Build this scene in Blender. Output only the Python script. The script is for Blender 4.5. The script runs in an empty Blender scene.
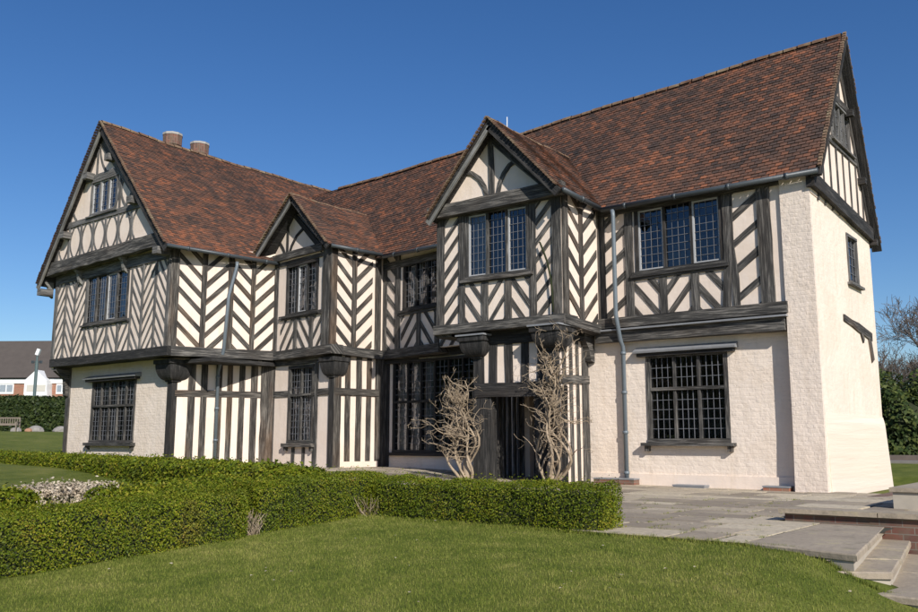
import bpy, math, random
import numpy as np
from mathutils import Vector, Matrix
random.seed(7); rng = np.random.default_rng(7)
R = math.radians
scene = bpy.context.scene
C = scene.collection

# ------------------------------------------------------------------ camera
F = 864.5; CX, CY = 459.0, 306.0; CAMH = 0.9
PIT = math.atan(135/864.5); YAW = R(38.3)
FW = (-math.sin(YAW), math.cos(YAW)); RT = (math.cos(YAW), math.sin(YAW))
def ray(px, py):
    x = (px-CX)/F; y = -(py-CY)/F
    up = y*math.cos(PIT)+math.sin(PIT); fo = math.cos(PIT)-y*math.sin(PIT)
    return (FW[0]*fo+RT[0]*x, FW[1]*fo+RT[1]*x, up)
def P(px, py, **k):                       # sight line met with a real plane
    r = ray(px, py)
    if 'X' in k: t = k['X']/r[0]
    if 'Y' in k: t = k['Y']/r[1]
    if 'Z' in k: t = (k['Z']-CAMH)/r[2]
    return Vector((r[0]*t, r[1]*t, r[2]*t+CAMH))
cam = bpy.data.objects.new('camera', bpy.data.cameras.new('camera'))
C.objects.link(cam); scene.camera = cam
cam.location = (0, 0, CAMH)
cam.rotation_euler = (math.pi/2+PIT, 0, YAW)
cam.data.sensor_width = 36; cam.data.lens = F/918*36
cam.data.clip_end = 3000; cam.data.clip_start = 0.05

# ------------------------------------------------------------------ terrain height
def ss(a, b, x):
    t = max(0.0, min(1.0, (x-a)/(b-a))); return t*t*(3-2*t)
def terr(x, y):                           # terrace and garden level
    return 0.22*ss(-6, -18, x)*1.0
def gz(x, y):
    z = terr(x, y)*ss(9, 14, y) + 0.25*ss(-14, -24, x)*(1-ss(9, 14, y))*ss(4, 10, y)
    z += -0.03
    if y < 7.8: z -= 0.055*(7.8-max(y, -6))
    if y < 10.6: z -= 0.30*ss(-2.5, -1.3, x)*(1-ss(10.2, 10.6, y))
    if 7.93 < y < 10.3 and x > -2.9: z = min(z, -.62)
    z += 1.25*ss(-27, -52, x)
    if y > 20 and x > -20: z += 0.25*ss(22, 34, y)
    return z

# ------------------------------------------------------------------ materials
def mat(name):
    m = bpy.data.materials.new(name); m.use_nodes = True
    nt = m.node_tree; b = nt.nodes['Principled BSDF']
    return m, nt, b
def N(nt, t, **k):
    n = nt.nodes.new(t)
    for a, v in k.items():
        if a in n.inputs.keys(): n.inputs[a].default_value = v
        else: setattr(n, a, v)
    return n
def L(nt, a, b): nt.links.new(a, b)
def ramp(nt, fac, stops, interp='LINEAR'):
    r = nt.nodes.new('ShaderNodeValToRGB'); r.color_ramp.interpolation = interp
    e = r.color_ramp.elements
    while len(e) < len(stops): e.new(0.5)
    for i, (p, c) in enumerate(stops):
        e[i].position = p; e[i].color = (c[0], c[1], c[2], 1)
    L(nt, fac, r.inputs['Fac']); return r.outputs['Color']
def mixc(nt, fac, a, b, bt='MIX'):
    m = nt.nodes.new('ShaderNodeMix'); m.data_type = 'RGBA'; m.blend_type = bt
    if isinstance(fac, (int, float)): m.inputs[0].default_value = fac
    else: L(nt, fac, m.inputs[0])
    for i, v in ((6, a), (7, b)):
        if isinstance(v, tuple): m.inputs[i].default_value = (v[0], v[1], v[2], 1)
        else: L(nt, v, m.inputs[i])
    return m.outputs[2]
def noise(nt, vec, scale, detail=4, rough=.55, dist=0):
    n = nt.nodes.new('ShaderNodeTexNoise'); n.inputs['Scale'].default_value = scale
    n.inputs['Detail'].default_value = detail; n.inputs['Roughness'].default_value = rough
    n.inputs['Distortion'].default_value = dist
    if vec is not None: L(nt, vec, n.inputs['Vector'])
    return n.outputs['Fac']
def mapping(nt, vec, sc, loc=(0, 0, 0)):
    m = nt.nodes.new('ShaderNodeMapping'); m.inputs['Scale'].default_value = sc; m.inputs['Location'].default_value = loc
    L(nt, vec, m.inputs['Vector']); return m.outputs['Vector']
def bump(nt, b, h, strength=.5, dist=.01):
    n = nt.nodes.new('ShaderNodeBump'); n.inputs['Strength'].default_value = strength; n.inputs['Distance'].default_value = dist
    L(nt, h, n.inputs['Height']); L(nt, n.outputs['Normal'], b.inputs['Normal']); return n
def mathn(nt, op, a, b=None):
    m = nt.nodes.new('ShaderNodeMath'); m.operation = op
    for i, v in enumerate((a, b)):
        if v is None: continue
        if isinstance(v, (int, float)): m.inputs[i].default_value = v
        else: L(nt, v, m.inputs[i])
    return m.outputs[0]
def uvn(nt): return nt.nodes.new('ShaderNodeTexCoord').outputs['UV']
def objn(nt): return nt.nodes.new('ShaderNodeTexCoord').outputs['Object']

def m_timber(name, dark, mid, light, brown, brownamt):
    m, nt, b = mat(name); uv = uvn(nt)
    g = noise(nt, mapping(nt, uv, (2.2, 34, 1)), 1, 6, .6, .3)
    g2 = noise(nt, mapping(nt, uv, (.7, 8, 1)), 1, 3, .5)
    k = mathn(nt, 'ADD', mathn(nt, 'MULTIPLY', g, .65), mathn(nt, 'MULTIPLY', g2, .35))
    c = ramp(nt, k, [(.34, dark), (.5, mid), (.66, light)])
    bn = noise(nt, mapping(nt, uv, (.5, 1.6, 1), (3, 3, 0)), 1, 2)
    bf = ramp(nt, bn, [(.5, (0, 0, 0)), (.66, (1, 1, 1))])
    c2 = ramp(nt, k, [(.35, (brown[0]*.35, brown[1]*.35, brown[2]*.35)), (.6, brown)])
    c = mixc(nt, mathn(nt, 'MULTIPLY', bf, brownamt), c, c2)
    cr = noise(nt, mapping(nt, uv, (1.3, 70, 1), (5, 0, 0)), 1, 3, .6, .6); cf = ramp(nt, cr, [(.60, (0, 0, 0)), (.65, (.9, .9, .9))])
    c = mixc(nt, cf, c, (.008, .007, .007))
    L(nt, c, b.inputs['Base Color']); b.inputs['Roughness'].default_value = .85
    bump(nt, b, mathn(nt, 'SUBTRACT', g, mathn(nt, 'MULTIPLY', cf, .5)), .9, .015); return m
M = {}
M['timber'] = m_timber('weathered_timber', (.010, .0095, .009), (.055, .052, .048), (.25, .23, .205), (.12, .08, .05), .22)
M['timber_brown'] = m_timber('brown_timber', (.011, .009, .008), (.052, .045, .038), (.20, .18, .155), (.20, .115, .06), .42)
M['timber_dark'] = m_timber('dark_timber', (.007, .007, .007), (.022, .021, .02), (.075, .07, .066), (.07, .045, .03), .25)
M['timber_grey'] = m_timber('grey_timber', (.03, .029, .028), (.125, .12, .114), (.28, .27, .255), (.15, .10, .065), .2)
M['board'] = m_timber('silvered_board', (.08, .078, .072), (.2, .195, .18), (.34, .33, .31), (.2, .17, .12), .3)
def m_plaster(name, col, brick):
    m, nt, b = mat(name); uv = uvn(nt)
    a = noise(nt, uv, .9, 5, .6); f = noise(nt, uv, 9, 5, .6)
    c = mixc(nt, ramp(nt, a, [(.35, (0, 0, 0)), (.7, (1, 1, 1))]), tuple(v*.93 for v in col), tuple(min(.86, v*1.03) for v in col))
    st = noise(nt, mapping(nt, uv, (6, .8, 1)), 1, 5, .65)
    c = mixc(nt, ramp(nt, st, [(.52, (0, 0, 0)), (.78, (.5, .5, .5))]), c, (col[0]*.74, col[1]*.70, col[2]*.62))
    pt = noise(nt, mapping(nt, uv, (.8, .8, 1), (11, 4, 0)), 1, 3, .5); c = mixc(nt, ramp(nt, pt, [(.54, (0, 0, 0)), (.57, (.4, .4, .4))]), c, (col[0]*.9, col[1]*.87, col[2]*.83))
    sp = noise(nt, uv, 22, 3, .5)
    c = mixc(nt, ramp(nt, sp, [(.68, (0, 0, 0)), (.78, (.3, .3, .3))]), c, (.42, .35, .28))
    L(nt, c, b.inputs['Base Color']); b.inputs['Roughness'].default_value = .9
    if brick:
        wob = nt.nodes.new('ShaderNodeVectorMath'); wob.operation = 'ADD'
        nn = nt.nodes.new('ShaderNodeTexNoise'); nn.inputs['Scale'].default_value = 3.5; nn.inputs['Detail'].default_value = 3; L(nt, uv, nn.inputs['Vector'])
        sc = nt.nodes.new('ShaderNodeVectorMath'); sc.operation = 'SCALE'; sc.inputs['Scale'].default_value = .09
        L(nt, nn.outputs['Color'], sc.inputs[0]); L(nt, uv, wob.inputs[0]); L(nt, sc.outputs[0], wob.inputs[1])
        br = nt.nodes.new('ShaderNodeTexBrick'); L(nt, wob.outputs[0], br.inputs['Vector'])
        for kk, v in (('Scale', 1.0), ('Brick Width', .235), ('Row Height', .078), ('Mortar Size', .02), ('Mortar Smooth', 1.0)): br.inputs[kk].default_value = v
        br.inputs['Color1'].default_value = (1, 1, 1, 1); br.inputs['Color2'].default_value = (.55, .55, .55, 1); br.inputs['Mortar'].default_value = (0, 0, 0, 1)
        lump = noise(nt, uv, 5.5, 5, .6)
        h = mathn(nt, 'ADD', mathn(nt, 'MULTIPLY', br.outputs['Color'], brick), mathn(nt, 'MULTIPLY', lump, 1.6))
        bump(nt, b, h, 1, .014)
    else:
        h = mathn(nt, 'ADD', noise(nt, uv, 6, 5, .6), mathn(nt, 'MULTIPLY', f, .4)); bump(nt, b, h, .6, .012)
    return m
M['plaster'] = m_plaster('cream_limewash', (.82, .69, .585), 0)
M['plaster_brick'] = m_plaster('limewashed_brick', (.80, .685, .58), .14)
M['plaster_end'] = m_plaster('limewashed_end_wall', (.80, .69, .575), .05)
M['plaster_pier'] = m_plaster('limewashed_pier', (.80, .68, .575), .15)
def m_simple(name, col, rough=.7, metal=0, var=.25, sc=8, bmp=.3):
    m, nt, b = mat(name); o = objn(nt); n = noise(nt, o, sc, 5, .6)
    c = mixc(nt, n, tuple(v*(1-var) for v in col), tuple(v*(1+var) for v in col))
    L(nt, c, b.inputs['Base Color']); b.inputs['Roughness'].default_value = rough; b.inputs['Metallic'].default_value = metal
    if bmp: bump(nt, b, noise(nt, o, sc*4, 4), bmp, .006)
    return m
M['lead'] = m_simple('lead_flashing', (.24, .245, .255), .5, .0, .3)
M['came'] = m_simple('lead_came', (.17, .175, .19), .45, .0, .2)
M['white_came'] = m_simple('window_metal', (.42, .42, .42), .5, 0, .15)
M['gutter'] = m_simple('grey_gutter', (.055, .065, .072), .45, .1, .2)
M['pipe'] = m_simple('grey_downpipe', (.15, .18, .205), .45, .1, .15)
M['cap'] = m_simple('pale_cap', (.36, .34, .31), .8)
M['soil'] = m_simple('dark_soil', (.045, .042, .025), .95, 0, .3, 6)
M['curtain'] = m_simple('pale_curtain', (.55, .52, .46), .9, 0, .1)
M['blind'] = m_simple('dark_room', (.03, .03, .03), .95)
M['white'] = m_simple('white_board', (.78, .78, .77), .5, 0, .05)
M['post'] = m_simple('green_post', (.08, .12, .12), .5)
M['bench'] = m_simple('bench_wood', (.20, .165, .13), .8)
M['rock'] = m_simple('garden_rock', (.27, .25, .23), .95, 0, .35, 4, .6)
M['orange_pot'] = m_simple('terracotta', (.33, .18, .11), .85, 0, .2, 10)
M['render_wall'] = m_simple('buff_render', (.42, .37, .30), .9, 0, .15, 5)
M['asphalt'] = m_simple('path_gravel', (.22, .20, .18), .95, 0, .25, 5)
# glass
m, nt, b = mat('leaded_glass')
nt.nodes.remove(b); out = nt.nodes['Material Output']
gl = N(nt, 'ShaderNodeBsdfGlossy'); gl.inputs['Roughness'].default_value = .03; gl.inputs['Color'].default_value = (.85, .9, 1, 1)
tr = N(nt, 'ShaderNodeBsdfTransparent'); tr.inputs['Color'].default_value = (.6, .63, .66, 1)
lw = N(nt, 'ShaderNodeFresnel'); lw.inputs['IOR'].default_value = 1.5
nb = N(nt, 'ShaderNodeBump'); nb.inputs['Strength'].default_value = .35; nb.inputs['Distance'].default_value = .01
vv = nt.nodes.new('ShaderNodeTexVoronoi'); vv.inputs['Scale'].default_value = 8; L(nt, uvn(nt), vv.inputs['Vector'])
L(nt, noise(nt, uvn(nt), 6, 1), nb.inputs['Height'])
L(nt, nb.outputs['Normal'], gl.inputs['Normal']); L(nt, nb.outputs['Normal'], lw.inputs['Normal'])
mx = N(nt, 'ShaderNodeMixShader'); f2 = mathn(nt, 'ADD', mathn(nt, 'MULTIPLY', lw.outputs[0], 1.3), .05)
L(nt, f2, mx.inputs[0]); L(nt, tr.outputs[0], mx.inputs[1]); L(nt, gl.outputs[0], mx.inputs[2]); L(nt, mx.outputs[0], out.inputs['Surface'])
M['glass'] = m
# roof tile
def m_tile(name, sat=1.0):
    m, nt, b = mat(name)
    at = nt.nodes.new('ShaderNodeAttribute'); at.attribute_name = 'rnd'; o = objn(nt)
    sp = nt.nodes.new('ShaderNodeSeparateColor'); L(nt, at.outputs['Color'], sp.inputs[0])
    big = noise(nt, o, .55, 3, .6); mid = noise(nt, o, 2.3, 3, .6)
    k = mathn(nt, 'ADD', mathn(nt, 'MULTIPLY', sp.outputs[0], .43), mathn(nt, 'ADD', mathn(nt, 'MULTIPLY', big, .5), mathn(nt, 'MULTIPLY', mid, .5)))
    c = ramp(nt, k, [(.34, (.036, .027, .024)), (.56, (.074, .044, .033)), (.74, (.125, .062, .040)), (.90, (.18, .076, .043)), (1.0, (.27, .10, .048))])
    fine = noise(nt, o, 30, 4, .7)
    c = mixc(nt, ramp(nt, fine, [(.5, (0, 0, 0)), (.75, (.6, .6, .6))]), c, (.05, .042, .035))
    li = noise(nt, o, 5, 5, .7)
    c = mixc(nt, ramp(nt, li, [(.64, (0, 0, 0)), (.74, (.35, .35, .35))]), c, (.17, .15, .11))
    L(nt, c, b.inputs['Base Color']); b.inputs['Roughness'].default_value = .85
    bump(nt, b, fine, .5, .006); return m
M['tile'] = m_tile('clay_tiles')
m, nt, b = mat('ridge_tile'); o = objn(nt)
n1 = noise(nt, o, 3, 4, .7)
L(nt, ramp(nt, n1, [(.3, (.09, .05, .035)), (.5, (.17, .10, .06)), (.7, (.27, .21, .13))]), b.inputs['Base Color']); b.inputs['Roughness'].default_value = .9
bump(nt, b, noise(nt, o, 20, 4), .6, .01); M['ridge'] = m
def m_brick(name, c1, c2, mort, sc=1.0, moss=0):
    m, nt, b = mat(name); uv = uvn(nt)
    br = nt.nodes.new('ShaderNodeTexBrick'); L(nt, uv, br.inputs['Vector'])
    for kk, v in (('Scale', sc), ('Brick Width', .225), ('Row Height', .075), ('Mortar Size', .006), ('Mortar Smooth', .3), ('Bias', 0.0)): br.inputs[kk].default_value = v
    br.inputs['Color1'].default_value = (*c1, 1); br.inputs['Color2'].default_value = (*c2, 1); br.inputs['Mortar'].default_value = (*mort, 1)
    c = mixc(nt, ramp(nt, noise(nt, uv, 7, 5, .65), [(.42, (0, 0, 0)), (.7, (.7, .7, .7))]), br.outputs['Color'], (mort[0]*.8, mort[1]*.8, mort[2]*.7))
    if moss: c = mixc(nt, ramp(nt, noise(nt, uv, 3, 5, .7), [(.5, (0, 0, 0)), (.7, (moss, moss, moss))]), c, (.10, .10, .06))
    L(nt, c, b.inputs['Base Color']); b.inputs['Roughness'].default_value = .9
    bump(nt, b, br.outputs['Fac'], -.6, .01); return m
M['brick'] = m_brick('red_brick', (.21, .085, .058), (.12, .06, .047), (.20, .17, .14), 1, .85)
M['brick_far'] = m_brick('orange_brick', (.36, .13, .075), (.28, .10, .06), (.3, .25, .2))
M['farroof'] = m_simple('concrete_tiles', (.085, .07, .06), .9, 0, .25, 1.5)
# paving
def m_stone(name, off):
    m, nt, b = mat(name); o = objn(nt)
    at = nt.nodes.new('ShaderNodeAttribute'); at.attribute_name = 'rnd'
    sp = nt.nodes.new('ShaderNodeSeparateColor'); L(nt, at.outputs['Color'], sp.inputs[0])
    n1 = noise(nt, o, 1.6, 5, .65); n2 = noise(nt, o, 16, 5, .7)
    k = mathn(nt, 'ADD', mathn(nt, 'MULTIPLY', sp.outputs[0], .75), mathn(nt, 'MULTIPLY', n1, .5)); k = mathn(nt, 'ADD', k, off-.1)
    c = ramp(nt, k, [(.25, (.27, .22, .165)), (.5, (.40, .33, .245)), (.85, (.56, .475, .345))])
    c = mixc(nt, ramp(nt, n2, [(.48, (0, 0, 0)), (.7, (.7, .7, .7))]), c, (.21, .175, .135))
    n3 = noise(nt, o, 3.2, 6, .7)
    c = mixc(nt, ramp(nt, n3, [(.56, (0, 0, 0)), (.66, (.5, .5, .5))]), c, (.42, .36, .19))
    n4 = noise(nt, mapping(nt, o, (1, 1, 1), (7, 3, 0)), 2.4, 6, .7)
    c = mixc(nt, ramp(nt, n4, [(.57, (0, 0, 0)), (.66, (.55, .55, .55))]), c, (.18, .16, .11))
    L(nt, c, b.inputs['Base Color']); b.inputs['Roughness'].default_value = .85
    bump(nt, b, mathn(nt, 'ADD', n2, n1), .6, .012); return m
M['paving'] = m_stone('york_stone', 0); M['step'] = m_stone('step_stone', .27)
# grass ground
def m_grass(name, attr=False):
    m, nt, b = mat(name); o = nt.nodes.new('ShaderNodeNewGeometry').outputs['Position']
    n1 = noise(nt, o, .6, 4, .6); n2 = noise(nt, o, 2.6, 6, .72); n3 = noise(nt, mapping(nt, o, (1, 1, 1)), 45, 4, .7)
    k = mathn(nt, 'ADD', mathn(nt, 'MULTIPLY', n1, .45), mathn(nt, 'MULTIPLY', n2, .55))
    if attr:
        at = nt.nodes.new('ShaderNodeAttribute'); at.attribute_name = 'rnd'
        sp = nt.nodes.new('ShaderNodeSeparateColor'); L(nt, at.outputs['Color'], sp.inputs[0])
        k = mathn(nt, 'ADD', mathn(nt, 'MULTIPLY', k, .74), mathn(nt, 'MULTIPLY', sp.outputs[0], .26))
    c = ramp(nt, k, [(.34, (.065, .098, .014)), (.46, (.135, .165, .026)), (.56, (.20, .215, .046)), (.72, (.36, .31, .11))])
    if not attr:
        c = mixc(nt, ramp(nt, n3, [(.4, (.7, .7, .7)), (.62, (0, 0, 0))]), c, (.075, .085, .02))
        bump(nt, b, n3, .8, .02)
    L(nt, c, b.inputs['Base Color']); b.inputs['Roughness'].default_value = .75
    b.inputs['Specular IOR Level'].default_value = .1
    return m
M['grass'] = m_grass('lawn_grass'); M['blade'] = m_grass('lawn_blades', True)
def m_leaf(name, stops, trans=.2):
    m, nt, b = mat(name)
    at = nt.nodes.new('ShaderNodeAttribute'); at.attribute_name = 'rnd'
    sp = nt.nodes.new('ShaderNodeSeparateColor'); L(nt, at.outputs['Color'], sp.inputs[0])
    o = nt.nodes.new('ShaderNodeNewGeometry').outputs['Position']
    k = mathn(nt, 'ADD', mathn(nt, 'MULTIPLY', sp.outputs[0], .6), mathn(nt, 'MULTIPLY', noise(nt, o, 3.5, 3), .55))
    c = ramp(nt, k, stops); br_ = noise(nt, o, 1.9, 5, .65)
    if name == 'box_leaves': c = mixc(nt, ramp(nt, br_, [(.57, (0, 0, 0)), (.70, (.55, .55, .55))]), c, (.17, .12, .035)); c = mixc(nt, ramp(nt, noise(nt, mapping(nt, o, (1, 1, 1), (5, 5, 5)), 1.3, 4), [(.45, (0, 0, 0)), (.65, (.5, .5, .5))]), c, (.06, .10, .012))
    L(nt, c, b.inputs['Base Color']); b.inputs['Roughness'].default_value = .5
    b.inputs['Specular IOR Level'].default_value = .15
    t = nt.nodes.new('ShaderNodeBsdfTranslucent'); L(nt, c, t.inputs['Color'])
    mx = nt.nodes.new('ShaderNodeMixShader'); mx.inputs[0].default_value = trans
    L(nt, b.outputs[0], mx.inputs[1]); L(nt, t.outputs[0], mx.inputs[2]); L(nt, mx.outputs[0], nt.nodes['Material Output'].inputs['Surface'])
    return m
M['box_leaf'] = m_leaf('box_leaves', [(.2, (.055, .085, .006)), (.45, (.12, .16, .010)), (.70, (.21, .235, .016)), (.90, (.30, .26, .03)), (1.0, (.34, .20, .045))])
M['yew_leaf'] = m_leaf('yew_leaves', [(.2, (.012, .022, .008)), (.5, (.028, .046, .014)), (.85, (.06, .08, .022))])
M['laurel_leaf'] = m_leaf('laurel_leaves', [(.2, (.02, .035, .012)), (.5, (.045, .07, .02)), (.85, (.11, .13, .035))])
M['dry_leaf'] = m_leaf('dry_stems', [(.2, (.30, .24, .17)), (.5, (.52, .43, .32)), (.85, (.70, .60, .47))])
M['twig'] = m_simple('bare_twig', (.33, .255, .175), .85, 0, .5, 9, .6)
M['bark'] = m_simple('tree_bark', (.12, .095, .08), .9, 0, .3, 3, .4)
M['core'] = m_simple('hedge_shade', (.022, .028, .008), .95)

# ------------------------------------------------------------------ object helpers
def link(name, me, parent=None, **props):
    o = bpy.data.objects.new(name, me); C.objects.link(o)
    if parent is not None: o.parent = parent
    for k, v in props.items(): o[k] = v
    return o
def empty(name, loc, label, cat, group=None):
    o = bpy.data.objects.new(name, None); C.objects.link(o); o.location = loc
    o['label'] = label; o['category'] = cat
    if group: o['group'] = group
    return o
class MB:
    def __init__(s): s.v = []; s.f = []; s.uv = []; s.mi = []; s.col = None
    def face(s, pts, uvs=None, mi=0):
        b = len(s.v); s.v += [tuple(p) for p in pts]; s.f.append(tuple(range(b, b+len(pts))))
        s.uv += list(uvs) if uvs else [(p[0]+p[1], p[2]) for p in pts]; s.mi.append(mi)
    def box(s, x0, x1, y0, y1, z0, z1, mi=0):
        p = [Vector((x, y, z)) for z in (z0, z1) for x, y in ((x0, y0), (x1, y0), (x1, y1), (x0, y1))]
        for q in ((0, 3, 2, 1), (4, 5, 6, 7), (0, 1, 5, 4), (1, 2, 6, 5), (2, 3, 7, 6), (3, 0, 4, 7)):
            pts = [p[i] for i in q]
            if q in ((0, 3, 2, 1), (4, 5, 6, 7)): uv = [(a.x, a.y) for a in pts]
            elif q in ((1, 2, 6, 5), (3, 0, 4, 7)): uv = [(a.y, a.z) for a in pts]
            else: uv = [(a.x, a.z) for a in pts]
            s.face(pts, uv, mi)
    def obox(s, a, b, w, h, up=Vector((0, 0, 1)), mi=0):     # oriented bar a->b
        a = Vector(a); b = Vector(b); d = (b-a); L_ = d.length; d.normalize()
        sd = d.cross(up); sd = sd.normalized() if sd.length > 1e-5 else Vector((1, 0, 0)); u = sd.cross(d).normalized()
        r = random.random()*50
        c = [(-w/2, -h/2), (w/2, -h/2), (w/2, h/2), (-w/2, h/2)]
        A = [a+sd*x+u*y for x, y in c]; B = [b+sd*x+u*y for x, y in c]
        for i in range(4):
            j = (i+1) % 4; ww = (w, h)[i % 2]
            s.face([A[i], B[i], B[j], A[j]], [(0, r), (L_, r), (L_, r+ww), (0, r+ww)], mi)
        s.face(A[::-1], [(x+r, y) for x, y in c], mi); s.face(B, [(x+r, y) for x, y in c], mi)
    def tube(s, pts, rad, n=8, cap=True, mi=0):
        pts = [Vector(p) for p in pts]
        if not hasattr(rad, '__len__'): rad = [rad]*len(pts)
        rings = []; t0 = (pts[1]-pts[0]).normalized(); ref = Vector((0, 0, 1)) if abs(t0.z) < .9 else Vector((1, 0, 0))
        x = t0.cross(ref).normalized()
        for i, p in enumerate(pts):
            t = (pts[min(i+1, len(pts)-1)]-pts[max(i-1, 0)]).normalized()
            x = (x-t*x.dot(t)).normalized(); y = t.cross(x)
            rings.append([len(s.v)+k for k in range(n)])
            s.v += [tuple(p+(x*math.cos(2*math.pi*k/n)+y*math.sin(2*math.pi*k/n))*rad[i]) for k in range(n)]
        d = 0
        for i in range(len(pts)-1):
            l = (pts[i+1]-pts[i]).length
            for k in range(n):
                j = (k+1) % n
                s.f.append((rings[i][k], rings[i][j], rings[i+1][j], rings[i+1][k])); s.mi.append(mi)
                s.uv += [(d, k*.05), (d, k*.05+.05), (d+l, k*.05+.05), (d+l, k*.05)]
            d += l
        if cap:
            s.f.append(tuple(rings[0][::-1])); s.mi.append(mi); s.uv += [(0, 0)]*n
            s.f.append(tuple(rings[-1])); s.mi.append(mi); s.uv += [(0, 0)]*n
    def loft(s, rings, cap=True, mi=0):                         # list of rings of equal count
        n = len(rings[0])
        for i in range(len(rings)-1):
            for k in range(n):
                j = (k+1) % n
                pts = [rings[i][k], rings[i][j], rings[i+1][j], rings[i+1][k]]
                s.face(pts, [(Vector(q).z, .2*m_) for q, m_ in zip(pts, (k, k+1, k+1, k))], mi)
        if cap: s.face(list(rings[0])[::-1], None, mi); s.face(list(rings[-1]), None, mi)
    def build(s, name, mats, parent=None, smooth=False, **props):
        me = bpy.data.meshes.new(name); me.from_pydata(s.v, [], s.f)
        uvl = me.uv_layers.new(name='UVMap'); uvl.data.foreach_set('uv', [c for q in s.uv for c in q])
        if not isinstance(mats, (list, tuple)): mats = [mats]
        for m_ in mats: me.materials.append(m_)
        me.polygons.foreach_set('material_index', s.mi)
        if smooth: me.polygons.foreach_set('use_smooth', [True]*len(s.f))
        me.update(); return link(name, me, parent, **props)
def npmesh(name, V, Fq, mat_, rnd=None, parent=None, **props):  # V (n,3) F (m,k)
    me = bpy.data.meshes.new(name); k = Fq.shape[1]
    me.vertices.add(len(V)); me.vertices.foreach_set('co', V.astype(np.float32).ravel())
    me.loops.add(Fq.size); me.loops.foreach_set('vertex_index', Fq.astype(np.int32).ravel())
    me.polygons.add(len(Fq)); me.polygons.foreach_set('loop_start', np.arange(0, Fq.size, k, dtype=np.int32))
    me.update(calc_edges=True); me.materials.append(mat_); me.polygons.foreach_set('use_smooth', [False]*len(Fq))
    if rnd is not None:
        a = me.color_attributes.new('rnd', 'FLOAT_COLOR', 'POINT')
        c = np.ones((len(V), 4), np.float32); c[:, 0] = rnd; c[:, 1] = rnd; c[:, 2] = rnd; a.data.foreach_set('color', c.ravel())
    return link(name, me, parent, **props)

def clip(poly, inside, inter):
    out = []
    for i in range(len(poly)):
        a, b = poly[i], poly[(i+1) % len(poly)]; ia, ib = inside(a), inside(b)
        if ia: out.append(a)
        if ia != ib: out.append(inter(a, b))
    return out
def clip_convex(poly, conv):                 # conv CCW
    for i in range(len(conv)):
        a, b = conv[i], conv[(i+1) % len(conv)]
        def sd(p): return (b[0]-a[0])*(p[1]-a[1])-(b[1]-a[1])*(p[0]-a[0])
        def it(p, q):
            t = sd(p)/(sd(p)-sd(q)); return (p[0]+(q[0]-p[0])*t, p[1]+(q[1]-p[1])*t)
        poly = clip(poly, lambda p: sd(p) >= 0, it)
        if len(poly) < 3: return []
    return poly
def rect(u0, u1, z0, z1): return [(u0, z0), (u1, z0), (u1, z1), (u0, z1)]

class Panel:                                 # vertical wall plane from plan point A (left) to B (right)
    def __init__(s, A, B):
        s.A = Vector((A[0], A[1], 0)); s.B = Vector((B[0], B[1], 0)); d = s.B-s.A
        s.L = d.length; s.d = d.normalized(); s.n = Vector((s.d.y, -s.d.x, 0))
    def W(s, u, z, n=0): return s.A+s.d*u+Vector((0, 0, z))+s.n*n
    def uz(s, px, py, n=0):
        r = Vector(ray(px, py)); o = Vector((0, 0, CAMH)); A = s.A+s.n*n
        t = (A-o).dot(s.n)/r.dot(s.n); p = o+r*t
        return ((p-s.A).dot(s.d), p.z)
def prism(mb, pan, poly, n0, n1, frame=None, off=0.0, back=False):
    # frame: (origin, dir) for along-grain uv
    def uv(p, n):
        if frame is None: return (p[0]+off, p[1])
        o, d = frame; x = (p[0]-o[0], p[1]-o[1]); return (x[0]*d[0]+x[1]*d[1]+off, -x[0]*d[1]+x[1]*d[0]+off*3.7)
    m = len(poly)
    mb.face([pan.W(p[0], p[1], n1) for p in poly], [uv(p, n1) for p in poly])
    if back: mb.face([pan.W(p[0], p[1], n0) for p in poly][::-1], [uv(p, n0) for p in poly][::-1])
    for i in range(m):
        a, b = poly[i], poly[(i+1) % m]
        ua, ub = uv(a, 0), uv(b, 0); d_ = n1-n0
        mb.face([pan.W(a[0], a[1], n0), pan.W(b[0], b[1], n0), pan.W(b[0], b[1], n1), pan.W(a[0], a[1], n1)],
                [(ua[0], ua[1]+d_), (ub[0], ub[1]+d_), ub, ua])
def ribbon(pts, w, jit=.07):
    pts2 = []
    for i in range(len(pts)-1):
        a, b = pts[i], pts[i+1]; l = math.hypot(b[0]-a[0], b[1]-a[1]); k = max(1, int(l/.45)) if len(pts) == 2 else 1
        for j in range(k): pts2.append((a[0]+(b[0]-a[0])*j/k, a[1]+(b[1]-a[1])*j/k))
    pts2.append(pts[-1]); up, dn = [], []
    for i, p in enumerate(pts2):
        a = pts2[max(0, i-1)]; b = pts2[min(len(pts2)-1, i+1)]; dx, dy = b[0]-a[0], b[1]-a[1]; l = math.hypot(dx, dy) or 1
        nx, ny = -dy/l, dx/l; w1 = w/2*(1+random.uniform(-jit, jit)); w2 = w/2*(1+random.uniform(-jit, jit))
        up.append((p[0]+nx*w1, p[1]+ny*w1)); dn.append((p[0]-nx*w2, p[1]-ny*w2))
    return dn+up[::-1]
def bar(mb, pan, pts, w, n1=.03, n0=-.03, clp=None, jit=.07):
    poly = ribbon(pts, w, jit)
    if clp: poly = clip_convex(poly, clp)
    if len(poly) < 3: return
    a, b = pts[0], pts[-1]; l = math.hypot(b[0]-a[0], b[1]-a[1]) or 1
    prism(mb, pan, poly, n0, n1+random.uniform(-.006, .006), (a, ((b[0]-a[0])/l, (b[1]-a[1])/l)), random.random()*60)
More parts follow.
